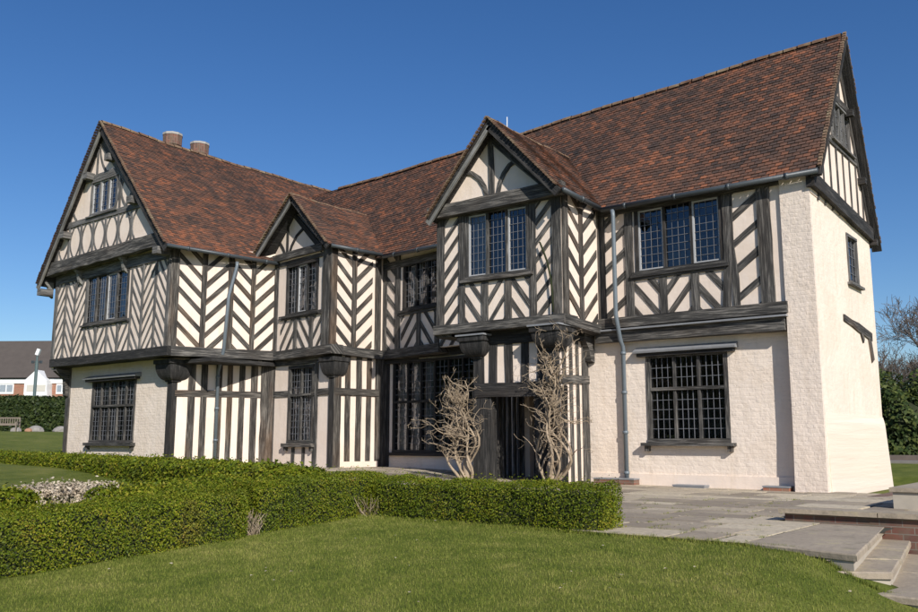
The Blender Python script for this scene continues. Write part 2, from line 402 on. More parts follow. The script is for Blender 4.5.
def wall(mb, pan, poly, holes=(), thick=.14, n=0.0):
    us = sorted({min(p[0] for p in poly), max(p[0] for p in poly)} | {h[0] for h in holes} | {h[1] for h in holes})
    zs = sorted({min(p[1] for p in poly), max(p[1] for p in poly)} | {h[2] for h in holes} | {h[3] for h in holes})
    for i in range(len(us)-1):
        for j in range(len(zs)-1):
            cu, cz = (us[i]+us[i+1])/2, (zs[j]+zs[j+1])/2
            if any(h[0] < cu < h[1] and h[2] < cz < h[3] for h in holes): continue
            q = clip_convex(rect(us[i], us[i+1], zs[j], zs[j+1]), poly)
            if len(q) >= 3: prism(mb, pan, q, n-thick, n, back=True)
def herring(mb, pan, u0, u1, z0, z1, d, sp=.42, w=.17, tan=1.0, ph=0.0, n1=.02):
    if u0 > u1: u0, u1 = u1, u0
    run = (u1-u0)*tan; c = rect(u0-.02, u1+.02, z0, z1)
    if d == '\\':
        z = z0+ph
        while z < z1+run+sp:
            j = random.uniform(-.02, .02)
            bar(mb, pan, [(u0-.1, z+.1*tan+j), (u1+.1, z-run-.1*tan+j)], w*random.uniform(.88, 1.12), n1, -.03, c); z += sp
    else:
        z = z0-run+ph
        while z < z1+sp:
            j = random.uniform(-.02, .02)
            bar(mb, pan, [(u0-.1, z-.1*tan+j), (u1+.1, z+run+.1*tan+j)], w*random.uniform(.88, 1.12), n1, -.03, c); z += sp

house = empty('manor_house', (-15, 16, 0), 'two storey timber framed manor house with black and cream herringbone walls and red tiled roofs', 'house')
def part(mb, name, mats, parent=house, smooth=False, **p):
    o = mb.build(name, mats, parent, smooth, **p)
    # keep world coordinates: meshes are authored in world space
    if parent is not None: o.matrix_parent_inverse = Matrix.Translation(-Vector(ROOTS.get(parent.name, (0, 0, 0)))) if parent.name in ROOTS else Matrix.Identity(4)
    return o
ROOTS = {house.name: (-15, 16, 0)}

def window(pan, u0, u1, z0, z1, lights, transom=None, cols=4, gauge=.17, fw=.075, mw=.055, hood=0, sill=.05, curtains=(), matf='timber', label=None, bright=(), sillp=.06):
    f = MB(); nb, nf = -.09, .03
    for a in ([(u0-fw, z1+fw/2), (u1+fw, z1+fw/2)], [(u0-fw, z0-fw/2), (u1+fw, z0-fw/2)]): bar(f, pan, a, fw, nf+.004, nb, jit=.02)
    for u in (u0-fw/2, u1+fw/2): bar(f, pan, [(u, z0), (u, z1)], fw, nf-.006, nb, jit=.02)
    lw_ = (u1-u0)/lights
    for i in range(1, lights): bar(f, pan, [(u0+lw_*i, z0), (u0+lw_*i, z1)], mw, nf-.02, nb, jit=.02)
    if transom: bar(f, pan, [(u0, transom), (u1, transom)], mw*1.2, nf-.006, nb, jit=.02)
    W = part(f, 'window', M[matf], **({'label': label} if label else {}))
    g = MB(); c = MB(); cw = .0055; brights = []
    rows = [(z0, z1)] if not transom else [(z0, transom-mw/2), (transom+mw/2, z1)]
    for i in range(lights):
        a, b = u0+lw_*i+(mw/2 if i else 0), u0+lw_*(i+1)-(mw/2 if i < lights-1 else 0)
        for r, (za, zb) in enumerate(rows):
            t1, t2 = random.uniform(-.006, .006), random.uniform(-.006, .006); nn = -.045
            g.face([pan.W(a, za, nn-t1), pan.W(b, za, nn+t1), pan.W(b, zb, nn+t2), pan.W(a, zb, nn-t2)], [(a+i*7, za), (b+i*7, za), (b+i*7, zb), (a+i*7, zb)])
            for k in range(1, cols):
                u = a+(b-a)*k/cols; bar(c, pan, [(u, za), (u, zb)], cw*2, nn+.014, nn+.008, jit=0)
            nr = max(2, round((zb-za)/gauge))
            for k in range(1, nr):
                z = za+(zb-za)*k/nr; bar(c, pan, [(a, z), (b, z)], cw*1.7, nn+.015, nn+.008, jit=0)
            if (i, r) in bright or (i, -1) in bright:
                e = .018
                bf = MB(); brights.append(bf)
                for q in ([(a+e, za), (a+e, zb)], [(b-e, za), (b-e, zb)], [(a, za+e), (b, za+e)], [(a, zb-e), (b, zb-e)]): bar(bf, pan, q, .032, nn+.035, nn-.004, jit=0)
    part(g, 'pane', M['glass'], W); part(c, 'lead_lattice', M['came'], W)
    for bf in brights: part(bf, 'casement', M['white_came'], W)
    if sill:
        s_ = MB(); ext = .1
        bar(s_, pan, [(u0-fw-ext, z0-fw-sill/2), (u1+fw+ext, z0-fw-sill/2)], sill, sillp+.03, -.02, jit=.03)
        if sillp > .08:
            for u in (u0-fw, u1+fw): bar(s_, pan, [(u, z0-fw-sill), (u, z0-fw-sill-.11)], .08, sillp-.02, -.01, jit=0)
        part(s_, 'sill', M[matf], W)
    if hood:
        h = MB(); zt = z1+fw+.02; ua, ub = u0-fw-.22, u1+fw+.22
        for (n0, n1, za, zb) in ((-.01, hood, zt, zt+.06),):
            pts = [pan.W(ua, zt, -.01), pan.W(ub, zt, -.01), pan.W(ub, zt, hood), pan.W(ua, zt, hood)]
            top = [pan.W(ua, zt+.13, -.01), pan.W(ub, zt+.13, -.01), pan.W(ub, zt+.035, hood+.01), pan.W(ua, zt+.035, hood+.01)]
            h.loft([pts, top])
        part(h, 'hood', M['lead'], W, label='lead covered drip hood')
        h = MB(); bar(h, pan, [(ua+.06, zt-.035), (ub-.06, zt-.035)], .07, hood-.05, -.01, jit=.02); part(h, 'hood_board', M['timber_dark'], W)
    if curtains:
        cu = MB()
        for (ca, cb) in curtains:
            k = 14
            for i in range(k):
                a = u0+(u1-u0)*(ca+(cb-ca)*i/k); b = u0+(u1-u0)*(ca+(cb-ca)*(i+1)/k)
                na, nb_ = -.17+.03*(i % 2), -.17+.03*((i+1) % 2)
                cu.face([pan.W(a, z0-.1, na), pan.W(b, z0-.1, nb_), pan.W(b, z1+.1, nb_), pan.W(a, z1+.1, na)])
        part(cu, 'curtain', M['curtain'], W)
    return (u0-.02, u1+.02, z0-.02, z1+.02)

# crop readers: coordinates read in enlarged crops
def crop(x0, y0, s): return lambda x, y: (x0+x*s, y0+y*s)
k580 = crop(580, 140, .3268); k420 = crop(420, 100, .3268); k430 = crop(430, 240, .19608); k540 = crop(540, 180, .2941)
k630 = crop(630, 320, .2288); k300 = crop(300, 150, .3268); k270 = crop(270, 180, .2941); k160 = crop(160, 240, .2124)
k30 = crop(30, 230, .22866); k30b = crop(30, 110, .2612); k60 = crop(60, 350, .19608); k150 = crop(150, 300, .3268)
k270b = crop(270, 340, .2289); k380 = crop(380, 300, .2941); k718 = crop(718, 20, .3268); k440 = crop(440, 310, .2941)
k780 = crop(780, 140, .22857); k780b = crop(780, 20, .22857)

# ------------------------------------------------------------------ plan
Yw = 13.3
WL = P(51.7, 361, Y=Yw); WC = P(167, 347, Y=13.27)
WO = (-19.5, 15.95); OC = (-16.72, 15.65); OM = (-16.8, 17.45)
OC = tuple(P(330, 345, Y=15.65))[:2]; OM = tuple(P(383, 351, Y=17.45))[:2]; WO = tuple(P(274, 352, Y=16.0))[:2]
PLc = tuple(P(437.5, 330, Y=14.7))[:2]; PC = tuple(P(563, 317, Y=14.85))[:2]; PM = tuple(P(601, 327, Y=16.3))[:2]
ME = tuple(P(788, 305, Y=16.2))[:2]
MP = (PLc[0]-.02, 16.75)
pWF = Panel(WL, WC); pWS = Panel(WC, WO); pOF = Panel(WO, OC); pOS = Panel(OC, OM); pMR = Panel(OM, MP)
pPL = Panel(MP, PLc); pPF = Panel(PLc, PC); pPS = Panel(PC, PM); pMF = Panel(PM, ME)
Xr = -4.5
pPIER = Panel((ME[0]-.02, 16.14), (Xr, 16.12)); pME = Panel((Xr, 16.12), (Xr+.02, 20.4))
# lower storey
lWC = P(172, 400, Y=13.8); lWL = P(67, 400, Y=13.8)
lWO = P(272.5, 400, Y=16.15); lOC = P(334, 400, Y=15.95); lOM = P(386, 400, Y=17.6)
lPC = P(561, 400, Y=15.1); lPM = P(588.5, 400, Y=16.38); lPL = P(476, 400, Y=14.95)
qWF = Panel(lWL, lWC); qWS = Panel(lWC, lWO); qOF = Panel(lWO, lOC); qOS = Panel(lOC, lOM); qMR = Panel(lOM, (lPL[0], 17.2))
qPL = Panel((lPL[0], 17.2), lPL); qPF = Panel(lPL, lPC); qPS = Panel(lPC, lPM); qMF = Panel(lPM, (ME[0]+.02, 16.38))
print('plan', [tuple(round(v, 2) for v in p[:2]) for p in (WL, WC, WO, OC, OM, MP, PLc, PC, PM, ME)])
print('low', [tuple(round(v, 2) for v in p[:2]) for p in (lWL, lWC, lWO, lOC, lOM, lPL, lPC, lPM)])
ZB, ZJ, ZE = -.4, 3.28, 6.05

def ub(pan, k, xs, yref): return [pan.uz(*k(x, yref))[0] for x in xs]
def tw(pan, wallpoly, holes, tmb, mat_w='plaster', mat_t='timber', label=None, extra=None):
    mb = MB(); wall(mb, pan, wallpoly, holes)
    W = part(mb, 'wall', M[mat_w], house, **({'label': label} if label else {}))
    if tmb and tmb.v: part(tmb, 'timber_frame', M[mat_t], W)
    return W
def jbeam(pan, p0, p1, w, parent, depth=.5, n1=.06, ext0=0, ext1=0, m='timber', name='jetty_beam'):
    mb = MB(); a = pan.uz(*p0); b = pan.uz(*p1); t = (b[1]-a[1])/max(.01, (b[0]-a[0]))
    a = (a[0]-ext0, a[1]-ext0*t); b = (b[0]+ext1, b[1]+ext1*t)
    bar(mb, pan, [a, b], w, n1, -depth, jit=.05); return part(mb, name, M[m], parent)

# ============ upper storey walls ============
# main front, right bay
t = MB(); yr = 380
x = ub(pMF, k580, [75, 145, 165, 435, 447, 475, 560, 590], yr)
zwt = pMF.uz(*k580(300, 195))[1]; zwb = pMF.uz(*k580(300, 388))[1]; zb = pMF.uz(*k580(300, 545))[1]
u0 = 0.0
herring(t, pMF, .1, x[1], 3.3, ZE, '/', .50, .155, .75, .1)
for u, w in (((x[1]+x[2])/2-.02, .19), (.07, .17)): bar(t, pMF, [(u, 3.3), (u, ZE)], w, .035)
bw = ub(pMF, k580, [170, 257, 355, 447], 470)
bar(t, pMF, [(bw[0]-.05, zwb-.09), (bw[3]+.05, zwb-.09)], .16, .05)
herring(t, pMF, bw[0], bw[1], 3.3, zwb-.1, '\\', .52, .115, 1.2, .30); herring(t, pMF, bw[1], bw[2], 3.3, zwb-.1, '/', .52, .115, 1.2, .3)
herring(t, pMF, bw[2], bw[3], 3.3, zwb-.1, '\\', .52, .115, 1.2, .22)
for u in bw[1:3]: bar(t, pMF, [(u, 3.3), (u, zwb-.1)], .17, .035)
# forked post
um = (x[4]+x[5])/2
bar(t, pMF, [(um-.04, ZE), (um-.03, 4.6), (um-.12, 3.3)], .15, .04); bar(t, pMF, [(um+.02, ZE), (um+.02, 4.7), (um+.1, 4.0), (um+.1, 3.3)], .13, .034)
herring(t, pMF, x[5], x[6], 3.3, ZE, '/', .54, .135, .72, .15)
bar(t, pMF, [((x[6]+x[7])/2-.02, 3.3), ((x[6]+x[7])/2-.02, ZE)], .26, .05)
bar(t, pMF, [(0, 5.78), (pMF.L, 5.78)], .16, .045)
wu0, wu1 = ub(pMF, k580, [178, 428], 300)
h = window(pMF, wu0, wu1, zwb+.02, zwt+.0, 3, cols=4, gauge=.17, bright=((0, -1), (2, -1)), matf='timber_dark', sill=.07)
W_MF = tw(pMF, rect(0, pMF.L+.02, ZJ, ZE), [h], t)
jbeam(pMF, k580(60, 566), k580(640, 512), .21, W_MF, .12, .13, ext0=.05)
jbeam(pMF, k580(60, 606), k580(640, 562), .24, W_MF, .3, .10, ext0=.05, ext1=-.05)
jbeam(pMF, k580(60, 588), k580(640, 538), .035, W_MF, .12, .17, m='lead', name='lead_strip')
# end masonry and pier (painted brick)
mb = MB()
q = [(0, ZB), (pPIER.L, ZB), (pPIER.L, 6.0), (0, 6.0)]
pts = []
for z in (ZB, 0, 1.2, 2.9, 4.4, 6.0):
    e = .035*max(0, (1.4-z)/1.4) if z < 1.4 else 0
    pts.append([Vector((pPIER.A.x-e*.5, 16.14-e, z)), Vector((Xr+.004, 16.12-e, z)), Vector((Xr+.004, 16.2, z)), Vector((pPIER.A.x-e*.5, 16.45, z))])
for i in range(len(pts)-1):
    for k, (ua, ubb) in enumerate(((0, .65), (.65, 1.0), (1, 1.6), (1.6, 2))):
        a, b = pts[i], pts[i+1]; j = (k+1) % 4
        mb.face([a[k], a[j], b[j], b[k]], [(ua, a[k].z), (ubb, a[k].z), (ubb, b[k].z), (ua, b[k].z)])
part(mb, 'pier', M['plaster_pier'], label='cream painted brick corner pier')
# right end wall
t = MB(); gz_y = [20.4]
wa = pME.uz(848, 235); wb = pME.uz(858, 285)
h = (2.35, 2.75, 4.05, 4.95)
w_u = pME.uz(*k780(305, 500)); w_b = pME.uz(*k780(330, 700))
hu0 = pME.uz(846.5, 262)[0]; hu1 = pME.uz(858, 262)[0]; hz1 = pME.uz(848, 237)[1]; hz0 = pME.uz(855, 283)[1]
print('end window', hu0, hu1, hz0, hz1)
h = window(pME, hu0+.12, hu1-.12, hz0, hz1, 1, cols=3, gauge=.17, fw=.06, matf='timber_grey', sill=.05)
mb = MB(); wall(mb, pME, [(.05, ZB), (pME.L, ZB), (pME.L, 5.75), (.05, 5.75)], [h], .2)
W_E = part(mb, 'wall', M['plaster_end'], label='cream rendered end wall')
# lower battered plinth on end wall
mb = MB()
r0 = [Vector((Xr+.02, 16.3, ZB)), Vector((Xr+.14, 20.5, ZB)), Vector((Xr-.05, 20.5, ZB)), Vector((Xr-.05, 16.3, ZB))]
r1 = [Vector((Xr+.02, 16.3, 0)), Vector((Xr+.12, 20.48, 0)), Vector((Xr-.05, 20.45, 0)), Vector((Xr-.05, 16.3, 0))]
r2 = [Vector((Xr+.008, 16.3, 1.25)), Vector((Xr+.06, 20.42, 1.25)), Vector((Xr-.05, 20.42, 1.25)), Vector((Xr-.05, 16.3, 1.25))]
r3 = [Vector((Xr+.004, 16.3, 1.4)), Vector((Xr+.03, 20.41, 1.4)), Vector((Xr-.05, 20.41, 1.4)), Vector((Xr-.05, 16.3, 1.4))]
mb.loft([r0, r1, r2, r3]); part(mb, 'plinth', M['plaster_end'], W_E)
# broken beam fragment
t2 = MB(); a = pME.uz(843, 317); b = pME.uz(871, 338)
bar(t2, pME, [a, b], .16, .035, -.03, jit=.3); bar(t2, pME, [(b[0]-.25, b[1]+.05), (b[0]-.02, b[1]-.5)], .2, .03, -.03, jit=.4, clp=rect(0, pME.L-.01, 0, 5))
bar(t2, pME, [(a[0]+1.1, a[1]-.05), (a[0]+1.4, a[1]-.35)], .13, .03, -.03, jit=.3)
part(t2, 'timber_remnant', M['timber_brown'], W_E)

# ============ roof geometry ============
def tiles(name, eave, ridge, parent=house, sag=.04, gauge=.088, tw_=.145, keep=None, under=.07, extra=0):
    # eave/ridge: equal-length lists of points left->right seen from outside
    eave = [Vector(p) for p in eave]; ridge = [Vector(p) for p in ridge]; nk = len(eave)-1
    ln = sum((eave[i+1]-eave[i]).length for i in range(nk))/2+sum((ridge[i+1]-ridge[i]).length for i in range(nk))/2
    cum = [0]
    for i in range(nk): cum.append(cum[-1]+((eave[i+1]-eave[i]).length+(ridge[i+1]-ridge[i]).length)/2)
    def S(s, t_):
        d = s*cum[-1]; i = min(nk-1, max(0, next((j for j in range(nk) if d <= cum[j+1]), nk-1)))
        f = (d-cum[i])/(cum[i+1]-cum[i]); a = eave[i].lerp(eave[i+1], f); b = ridge[i].lerp(ridge[i+1], f)
        p = a.lerp(b, t_); sg = sag*math.sin(math.pi*min(1, max(0, s)))*(.3+.7*t_)
        sg += .012*math.sin(s*23+t_*3)+.01*math.sin(s*9+5*t_)
        return p-Vector((0, 0, sg))
    h_ = sum((ridge[i]-eave[i]).length for i in range(nk+1))/(nk+1); nc = int(h_/gauge); nw = int(cum[-1]/tw_)
    nrm = (eave[-1]-eave[0]).cross(ridge[0]-eave[0]).normalized()
    V = []; Fc = []; rn = []
    for c_ in range(nc+1):
        t0 = (c_-.25)/nc; t1 = min(1.0, (c_+1.3)/nc); off = .5*(c_ % 2)+random.uniform(-.06, .06)
        lift = random.uniform(-.003, .003)
        for w_ in range(-1, nw+1):
            s0 = (w_+off)/nw; s1 = s0+1/nw-.0006
            if s1 < 0.002 or s0 > .998: continue
            s0 = max(0, s0); s1 = min(1, s1)
            if keep and not keep(S((s0+s1)/2, t0)): continue
            a, b, c2, d2 = S(s0, t0), S(s1, t0), S(s1, t1), S(s0, t1)
            j1 = .030+lift+random.uniform(-.004, .006); j2 = .030+lift+random.uniform(-.004, .006); k0 = len(V)
            V += [a+nrm*j1, b+nrm*j2, c2+nrm*.006, d2+nrm*.006, a+nrm*(j1-.022), b+nrm*(j2-.022)]
            Fc += [(k0, k0+1, k0+2, k0+3), (k0+4, k0+5, k0+1, k0)]
            if s0 < .01: pass
            r = random.random(); r = r if random.random() > .1 else r*.5+.75
            rn += [r]*6
    o = npmesh(name, np.array([tuple(v) for v in V]), np.array(Fc), M['tile'], np.array(rn), parent)
    fixparent(o, parent)
    # boarding below
    mb = MB(); k = 24
    for i in range(k):
        a, b = i/k, (i+1)/k
        p = [S(a, 0), S(b, 0), S(b, 1), S(a, 1)]; q_ = [v-nrm*under for v in p]; p = [v-nrm*.006 for v in p]
        mb.face(p); mb.face(q_[::-1]); mb.face([q_[0], q_[1], p[1], p[0]])
        if i == 0: mb.face([p[0], p[3], q_[3], q_[0]])
        if i == k-1: mb.face([p[1], q_[1], q_[2], p[2]])
    part(mb, 'roof_boarding', M['timber_dark'], o)
    return o, S
def fixparent(o, parent):
    if parent.name in ROOTS: o.matrix_parent_inverse = Matrix.Translation(-Vector(ROOTS[parent.name]))
def ridgetiles(S, parent, n=1.0, r=.115, s0=0, s1=1, step=.3, mat_='ridge'):
    mb = MB(); A = S(s0, 1); B = S(s1, 1); cnt = max(2, int((B-A).length/step))
    for i in range(cnt):
        a = S(s0+(s1-s0)*i/cnt, 1); b = S(s0+(s1-s0)*(i+1)/cnt-.0015, 1); d = (b-a).normalized(); side = d.cross(Vector((0, 0, 1))).normalized()
        jz = random.uniform(-.01, .012); ra = r*1.03; rb = r*.97; seg = 6
        for k in range(seg):
            t0, t1 = math.pi*(k/seg)*1.1-.15, math.pi*((k+1)/seg)*1.1-.15
            def q(c_, rr, t_): return c_+side*math.cos(t_)*rr+Vector((0, 0, math.sin(t_)*rr*.75-.035+jz))
            mb.face([q(a, ra, t0), q(b, rb, t0), q(b, rb, t1), q(a, ra, t1)])
    return part(mb, 'ridge_tiles', M[mat_], parent)
def gutter(pts, r=.055):
    mb = MB(); mb.tube(pts, r, 8); 
    a = Vector(pts[0]); 
    for i in range(len(pts)-1):
        a, b = Vector(pts[i]), Vector(pts[i+1]); n_ = max(1, int((b-a).length/.9)); d = (b-a).normalized()
        for j in range(n_):
            c_ = a.lerp(b, (j+.5)/n_); mb.tube([c_-d*.03, c_+d*.03], r*1.25, 8)
    return part(mb, 'gutter', M['gutter'], house, True)

# main range roof
vX = -4.3
rA = P(843, 34, X=vX); rB = P(525, 129, Y=18.75); rC = P(333, 191, Y=19.2); rD = rC+(rC-rB)*.35
print('ridge', rA, rB, rC)
eA = Vector((vX, 16.02, 5.84)); eB = Vector((-9.2, 16.05, 5.86)); eC = Vector((OM[0], 17.12, 5.98)); eD = Vector((-21.5, 17.5, 6.0))
def lerpX(a, b, x): return a.lerp(b, (x-a.x)/(b.x-a.x))
rMid = lerpX(rA, rB, -9.2)
rOM = lerpX(rB, rC, OM[0])
main, Sm = tiles('roof', [eD, eC, eB, eA], [lerpX(rC, rC+(rC-rB), -21.5), rOM, rMid, rA], sag=.09)
main['label'] = 'long red brown clay tiled roof slope over the main range'
ridgetiles(Sm, main, s0=.08)
bA = Vector((vX-.08, 20.75, 5.25)); back, Sb = tiles('roof', [bA, Vector((-21.5, 21.3, 5.3))], [rA, lerpX(rC, rC+(rC-rB), -21.5)], sag=.05, gauge=.2, tw_=.3)
# wing roof
vY = 12.84
wA = P(101, 122, Y=vY); wR = Vector((-20.12, vY, 6.12)); wLe = P(37, 285, Y=vY)
print('wing apex', wA, wLe)
wAb = Vector((wA.x+.1, 23, wA.z-.02))
wing, Sw = tiles('roof', [wR, Vector((-19.2, 16.15, 5.99)), Vector((-18.9, 23, 5.95))], [wA, wA.lerp(wAb, .33), wAb], sag=.08)
wing['label'] = 'red tiled slope of the left cross wing'
ridgetiles(Sw, wing)
wingb, _ = tiles('roof', [Vector((-27.3, 23, 5.7)), wLe], [wAb, wA], sag=.03)
# oriel roof
oY = 15.36
oA = P(291, 194, Y=oY); oR = P(327, 243, Y=oY); oL = Vector((2*oA.x-oR.x-.3, oY, oR.z-.2))
oB = Vector((oA.x+.15, 19.0, oA.z-.02))
o1, So = tiles('roof', [oR, Vector((OM[0]+.3, 17.9, oR.z-.02))], [oA, oB], sag=.02)
o1['label'] = 'small tiled gable roof over the left projecting bay'
ridgetiles(So, o1, r=.07)
o2, _ = tiles('roof', [Vector((oL.x, 18.6, oL.z)), oL], [oB, oA], sag=.02)
# porch roof
pY = 14.36
pA = P(488, 118, Y=pY); pR = P(557, 186, Y=pY); pL_ = P(427, 219, Y=pY)
print('porch', pA, pR, pL_)
pB = Vector((pA.x+.0, 18.6, pA.z-.0))
p1, Sp = tiles('roof', [pR, Vector((pR.x, 17.2, pR.z-.03))], [pA, pB], sag=.02)
p1['label'] = 'small tiled gable roof over the porch bay'
ridgetiles(Sp, p1, r=.07)
p2, _ = tiles('roof', [Vector((pL_.x, 17.6, pL_.z)), pL_], [pB, pA], sag=.02)

# bargeboards
def barge(Y0, a, b, w=.2, parent=house, mat_='board', d=.05):
    mb = MB(); a = Vector(a); b = Vector(b); dn = Vector((0, 0, -w/2-.03))
    mb.obox(a+dn+Vector((0, Y0, 0)), b+dn+Vector((0, Y0, 0)), d, w); return part(mb, 'bargeboard', M[mat_], parent)
barge(.03, wLe, wA+Vector((0, 0, -.05)), .17, wing); barge(.03, wR, wA+Vector((0, 0, -.05)), .22, wing, 'timber_dark')
barge(.03, oR, oA+Vector((0, 0, -.04)), .14, o1, 'timber_dark'); barge(.03, oL+Vector((0, 0, 0)), oA+Vector((0, 0, -.04)), .14, o1)
barge(.03, pR, pA+Vector((0, 0, -.05)), .18, p1, 'timber_dark'); barge(.03, pL_, pA+Vector((0, 0, -.05)), .15, p1)
for e_, r_ in ((eA, rA), (bA, rA)):
    mb = MB(); mb.obox(e_+Vector((-.03, 0, -.14)), r_+Vector((-.03, 0, -.16)), .05, .2, Vector((1, 0, 0))); part(mb, 'bargeboard', M['timber_dark'], main)
def verge(a, b, parent, mat_='ridge', dy=0.0, dx=0.0, w=.07, up=.03):
    mb = MB(); a = Vector(a); b = Vector(b); n_ = int((b-a).length/.088)
    for i in range(n_):
        p = a.lerp(b, i/n_); q_ = a.lerp(b, (i+.97)/n_); j = random.uniform(-.008, .012); o_ = Vector((dx+(j if dx else 0), dy+(j if dy else 0), up))
        mb.obox(p+o_+Vector((0, 0, .014)), q_+o_-Vector((0, 0, .002)), w, .035)
    return part(mb, 'verge_tiles', M[mat_], parent)
verge(wLe, wA, wing, 'tile', -.03); verge(wR, wA, wing, 'ridge', -.03); verge(pL_, pA, p1, 'ridge', -.035); verge(pR, pA, p1, 'ridge', -.03); verge(oR, oA, o1, 'ridge', -.03); verge(oL, oA, o1, 'ridge', -.03)
verge(eA, rA, main, 'ridge', 0, .03); verge(bA, rA, main, 'ridge', 0, .03)
# purlin ends
for (a, b, tt) in ((wLe, wA, .0), (wLe, wA, .36), (wLe, wA, .72), (wR, wA, .03), (wR, wA, .42), (wR, wA, .78)):
    mb = MB(); c_ = a.lerp(b, tt)+Vector((.22 if a is wLe else -.34, 0, -.25)); mb.box(c_.x-.12, c_.x+.12, vY-.03, 13.2, c_.z-.1, c_.z+.1); part(mb, 'purlin_end', M['timber_grey'], wing)
for (a, b, tt) in ((bA, rA, .06), (bA, rA, .36), (bA, rA, .68), (eA, rA, .42)):
    mb = MB(); c_ = a.lerp(b, tt)+Vector((0, -.18 if a is bA else .18, -.25)); mb.box(Xr-.1, vX-.02, c_.y-.07, c_.y+.07, c_.z-.07, c_.z+.07); part(mb, 'purlin_end', M['timber_dark'], main)
# gutters and pipes
gutter([eA+Vector((.02, -.06, -.07)), Vector((PM[0]+.25, 15.99, 5.79))])
gutter([pR+Vector((.06, .12, -.05)), Vector((pR.x+.06, 15.98, pR.z-.12))])
gutter([wR+Vector((.07, .0, -.06)), Vector((-19.13, 16.1, 5.93))])
gutter([oR+Vector((.06, .1, -.05)), Vector((OM[0]+.33, 17.0, oR.z-.1))]); gutter([Vector((OM[0]+.36, 17.02, 5.92)), Vector((PLc[0], 16.42, 5.8))])
def pipe(pts, r=.04, label=None):
    mb = MB(); mb.tube(pts, r, 8)
    p0, p1 = Vector(pts[-2]), Vector(pts[-1])
    for f in (.05, .35, .65, .95):
        c_ = p0.lerp(p1, f); mb.tube([c_+Vector((0, 0, .03)), c_-Vector((0, 0, .03))], r*1.3, 8)
    return part(mb, 'downpipe', M['pipe'], house, True, label=label)
px_ = P(617, 216, Y=16.18)
pipe([(px_.x, 15.98, 5.75), (px_.x, 16.0, 5.6), (px_.x, 16.0, 3.5), (px_.x, 16.16, 3.0), (px_.x, 16.28, 2.85), (px_.x, 16.28, .12)], .048, 'grey downpipe beside the porch')
q1 = pWS.W(*pWS.uz(237, 262, .2), .22); q2 = pWS.W(*pWS.uz(229, 295, .1), .1); q3 = pWS.W(*pWS.uz(223.5, 350, .1), .12); q4 = pWS.W(*pWS.uz(218, 366, .0), -.25)
qb = qWS.uz(218, 372); q4 = qWS.W(qb[0], qb[1], .08)
pipe([q1, q1+Vector((0, 0, -.12)), q2, q3, q4, qWS.W(qb[0], -.1, .08)], .05, 'grey downpipe on the side of the cross wing')

# end gable (right)
pG = Panel((Xr+.02, 16.12), (Xr+.02, 20.4)); t = MB()
ry = rA.y-16.12
gp = [(.02, 5.45), (pG.L, 5.35), (pG.L, 5.65), (ry, rA.z-.22), (.0, 5.95)]
mb = MB(); 
zc1 = 6.9; zc2 = 7.95
wz0, wz1 = zc1+.08, zc2-.08
hh = window(pG, ry-.75, ry+.6, wz0+.05, wz1-.05, 4, cols=2, gauge=.2, matf='timber_grey', sill=.04, curtains=((0, 1),))
wall(mb, pG, gp, [hh]); W_G = part(mb, 'wall', M['plaster'], label='plastered right hand gable with thin studs')
tri = [(.0, 5.3), (pG.L, 5.3), (pG.L, 5.6), (ry, rA.z-.2), (0, 5.85)]
for u in (.5, .95, 1.45, 1.95, 2.45, 2.95, 3.45, 3.9): bar(t, pG, [(u, 5.4), (u, zc1 if abs(u-ry) < .9 else 9)], .075, .02, clp=tri)
for z in (zc1, zc2): bar(t, pG, [(0, z), (pG.L, z)], .15, .04, clp=tri)
bar(t, pG, [(ry, zc2), (ry, 9.4)], .1, .02, clp=tri)
bar(t, pG, [(.02, 6.1), (ry, rA.z-.3)], .2, .045, clp=tri); bar(t, pG, [(pG.L, 5.7), (ry, rA.z-.3)], .2, .045, clp=tri)
part(t, 'timber_frame', M['timber'], W_G)
mb = MB(); a = pG.uz(*k718(285, 480)); b = pG.uz(*k718(425, 600)); bar(mb, pG, [(-.05, 5.68), (pG.L, 5.42)], .28, .10, -.05, jit=.08); part(mb, 'tie_beam', M['timber_dark'], W_G)

# ---- porch bay upper
t = MB()
x = ub(pPF, k420, [55, 76, 120, 140, 335, 357, 403, 420], 450)
zwt = pPF.uz(*k420(235, 340))[1]; zwb = pPF.uz(*k420(235, 530))[1]
herring(t, pPF, x[1], x[2], 3.3, ZE, '/', .40, .10, 1.15, .1); herring(t, pPF, x[5], x[6], 3.3, ZE, '/', .40, .10, 1.1, .1)
for a, b, w in ((0, x[1], .2), (x[2], x[3], .15), (x[4], x[5], .15), (x[6], x[7], .11)): bar(t, pPF, [((a+b)/2, 3.3), ((a+b)/2, ZE)], w, .035)
bar(t, pPF, [(pPF.L-.10, 3.3), (pPF.L-.10, ZE)], .19, .055)
y = ub(pPF, k430, [175, 282, 402, 510], 330)
herring(t, pPF, y[0], y[1], 3.3, zwb-.08, '\\', .50, .10, 1.35, .25); herring(t, pPF, y[1], y[2], 3.3, zwb-.08, '/', .50, .10, 1.35, .25); herring(t, pPF, y[2], y[3], 3.3, zwb-.08, '\\', .50, .10, 1.35, .12)
for u in y[1:3]: bar(t, pPF, [(u, 3.3), (u, zwb-.08)], .16, .035)
bar(t, pPF, [(y[0]-.05, zwb-.1), (y[3]+.05, zwb-.1)], .12, .05); bar(t, pPF, [(0, zwt+.2), (pPF.L, zwt+.2)], .3, .05)
w0, w1 = ub(pPF, k420, [145, 330], 430)
h = window(pPF, w0+.03, w1-.03, zwb, zwt, 3, cols=4, gauge=.17, bright=((2, -1), (0, -1)), matf='timber', sill=.06, curtains=((.0, .30),))
W_PF = tw(pPF, rect(0, pPF.L, ZJ, ZE), [h], t, label='herringbone timbered porch bay front')
jbeam(pPF, (438, 331), (563, 318.7), .2, W_PF, .5, .1, .06, .08)
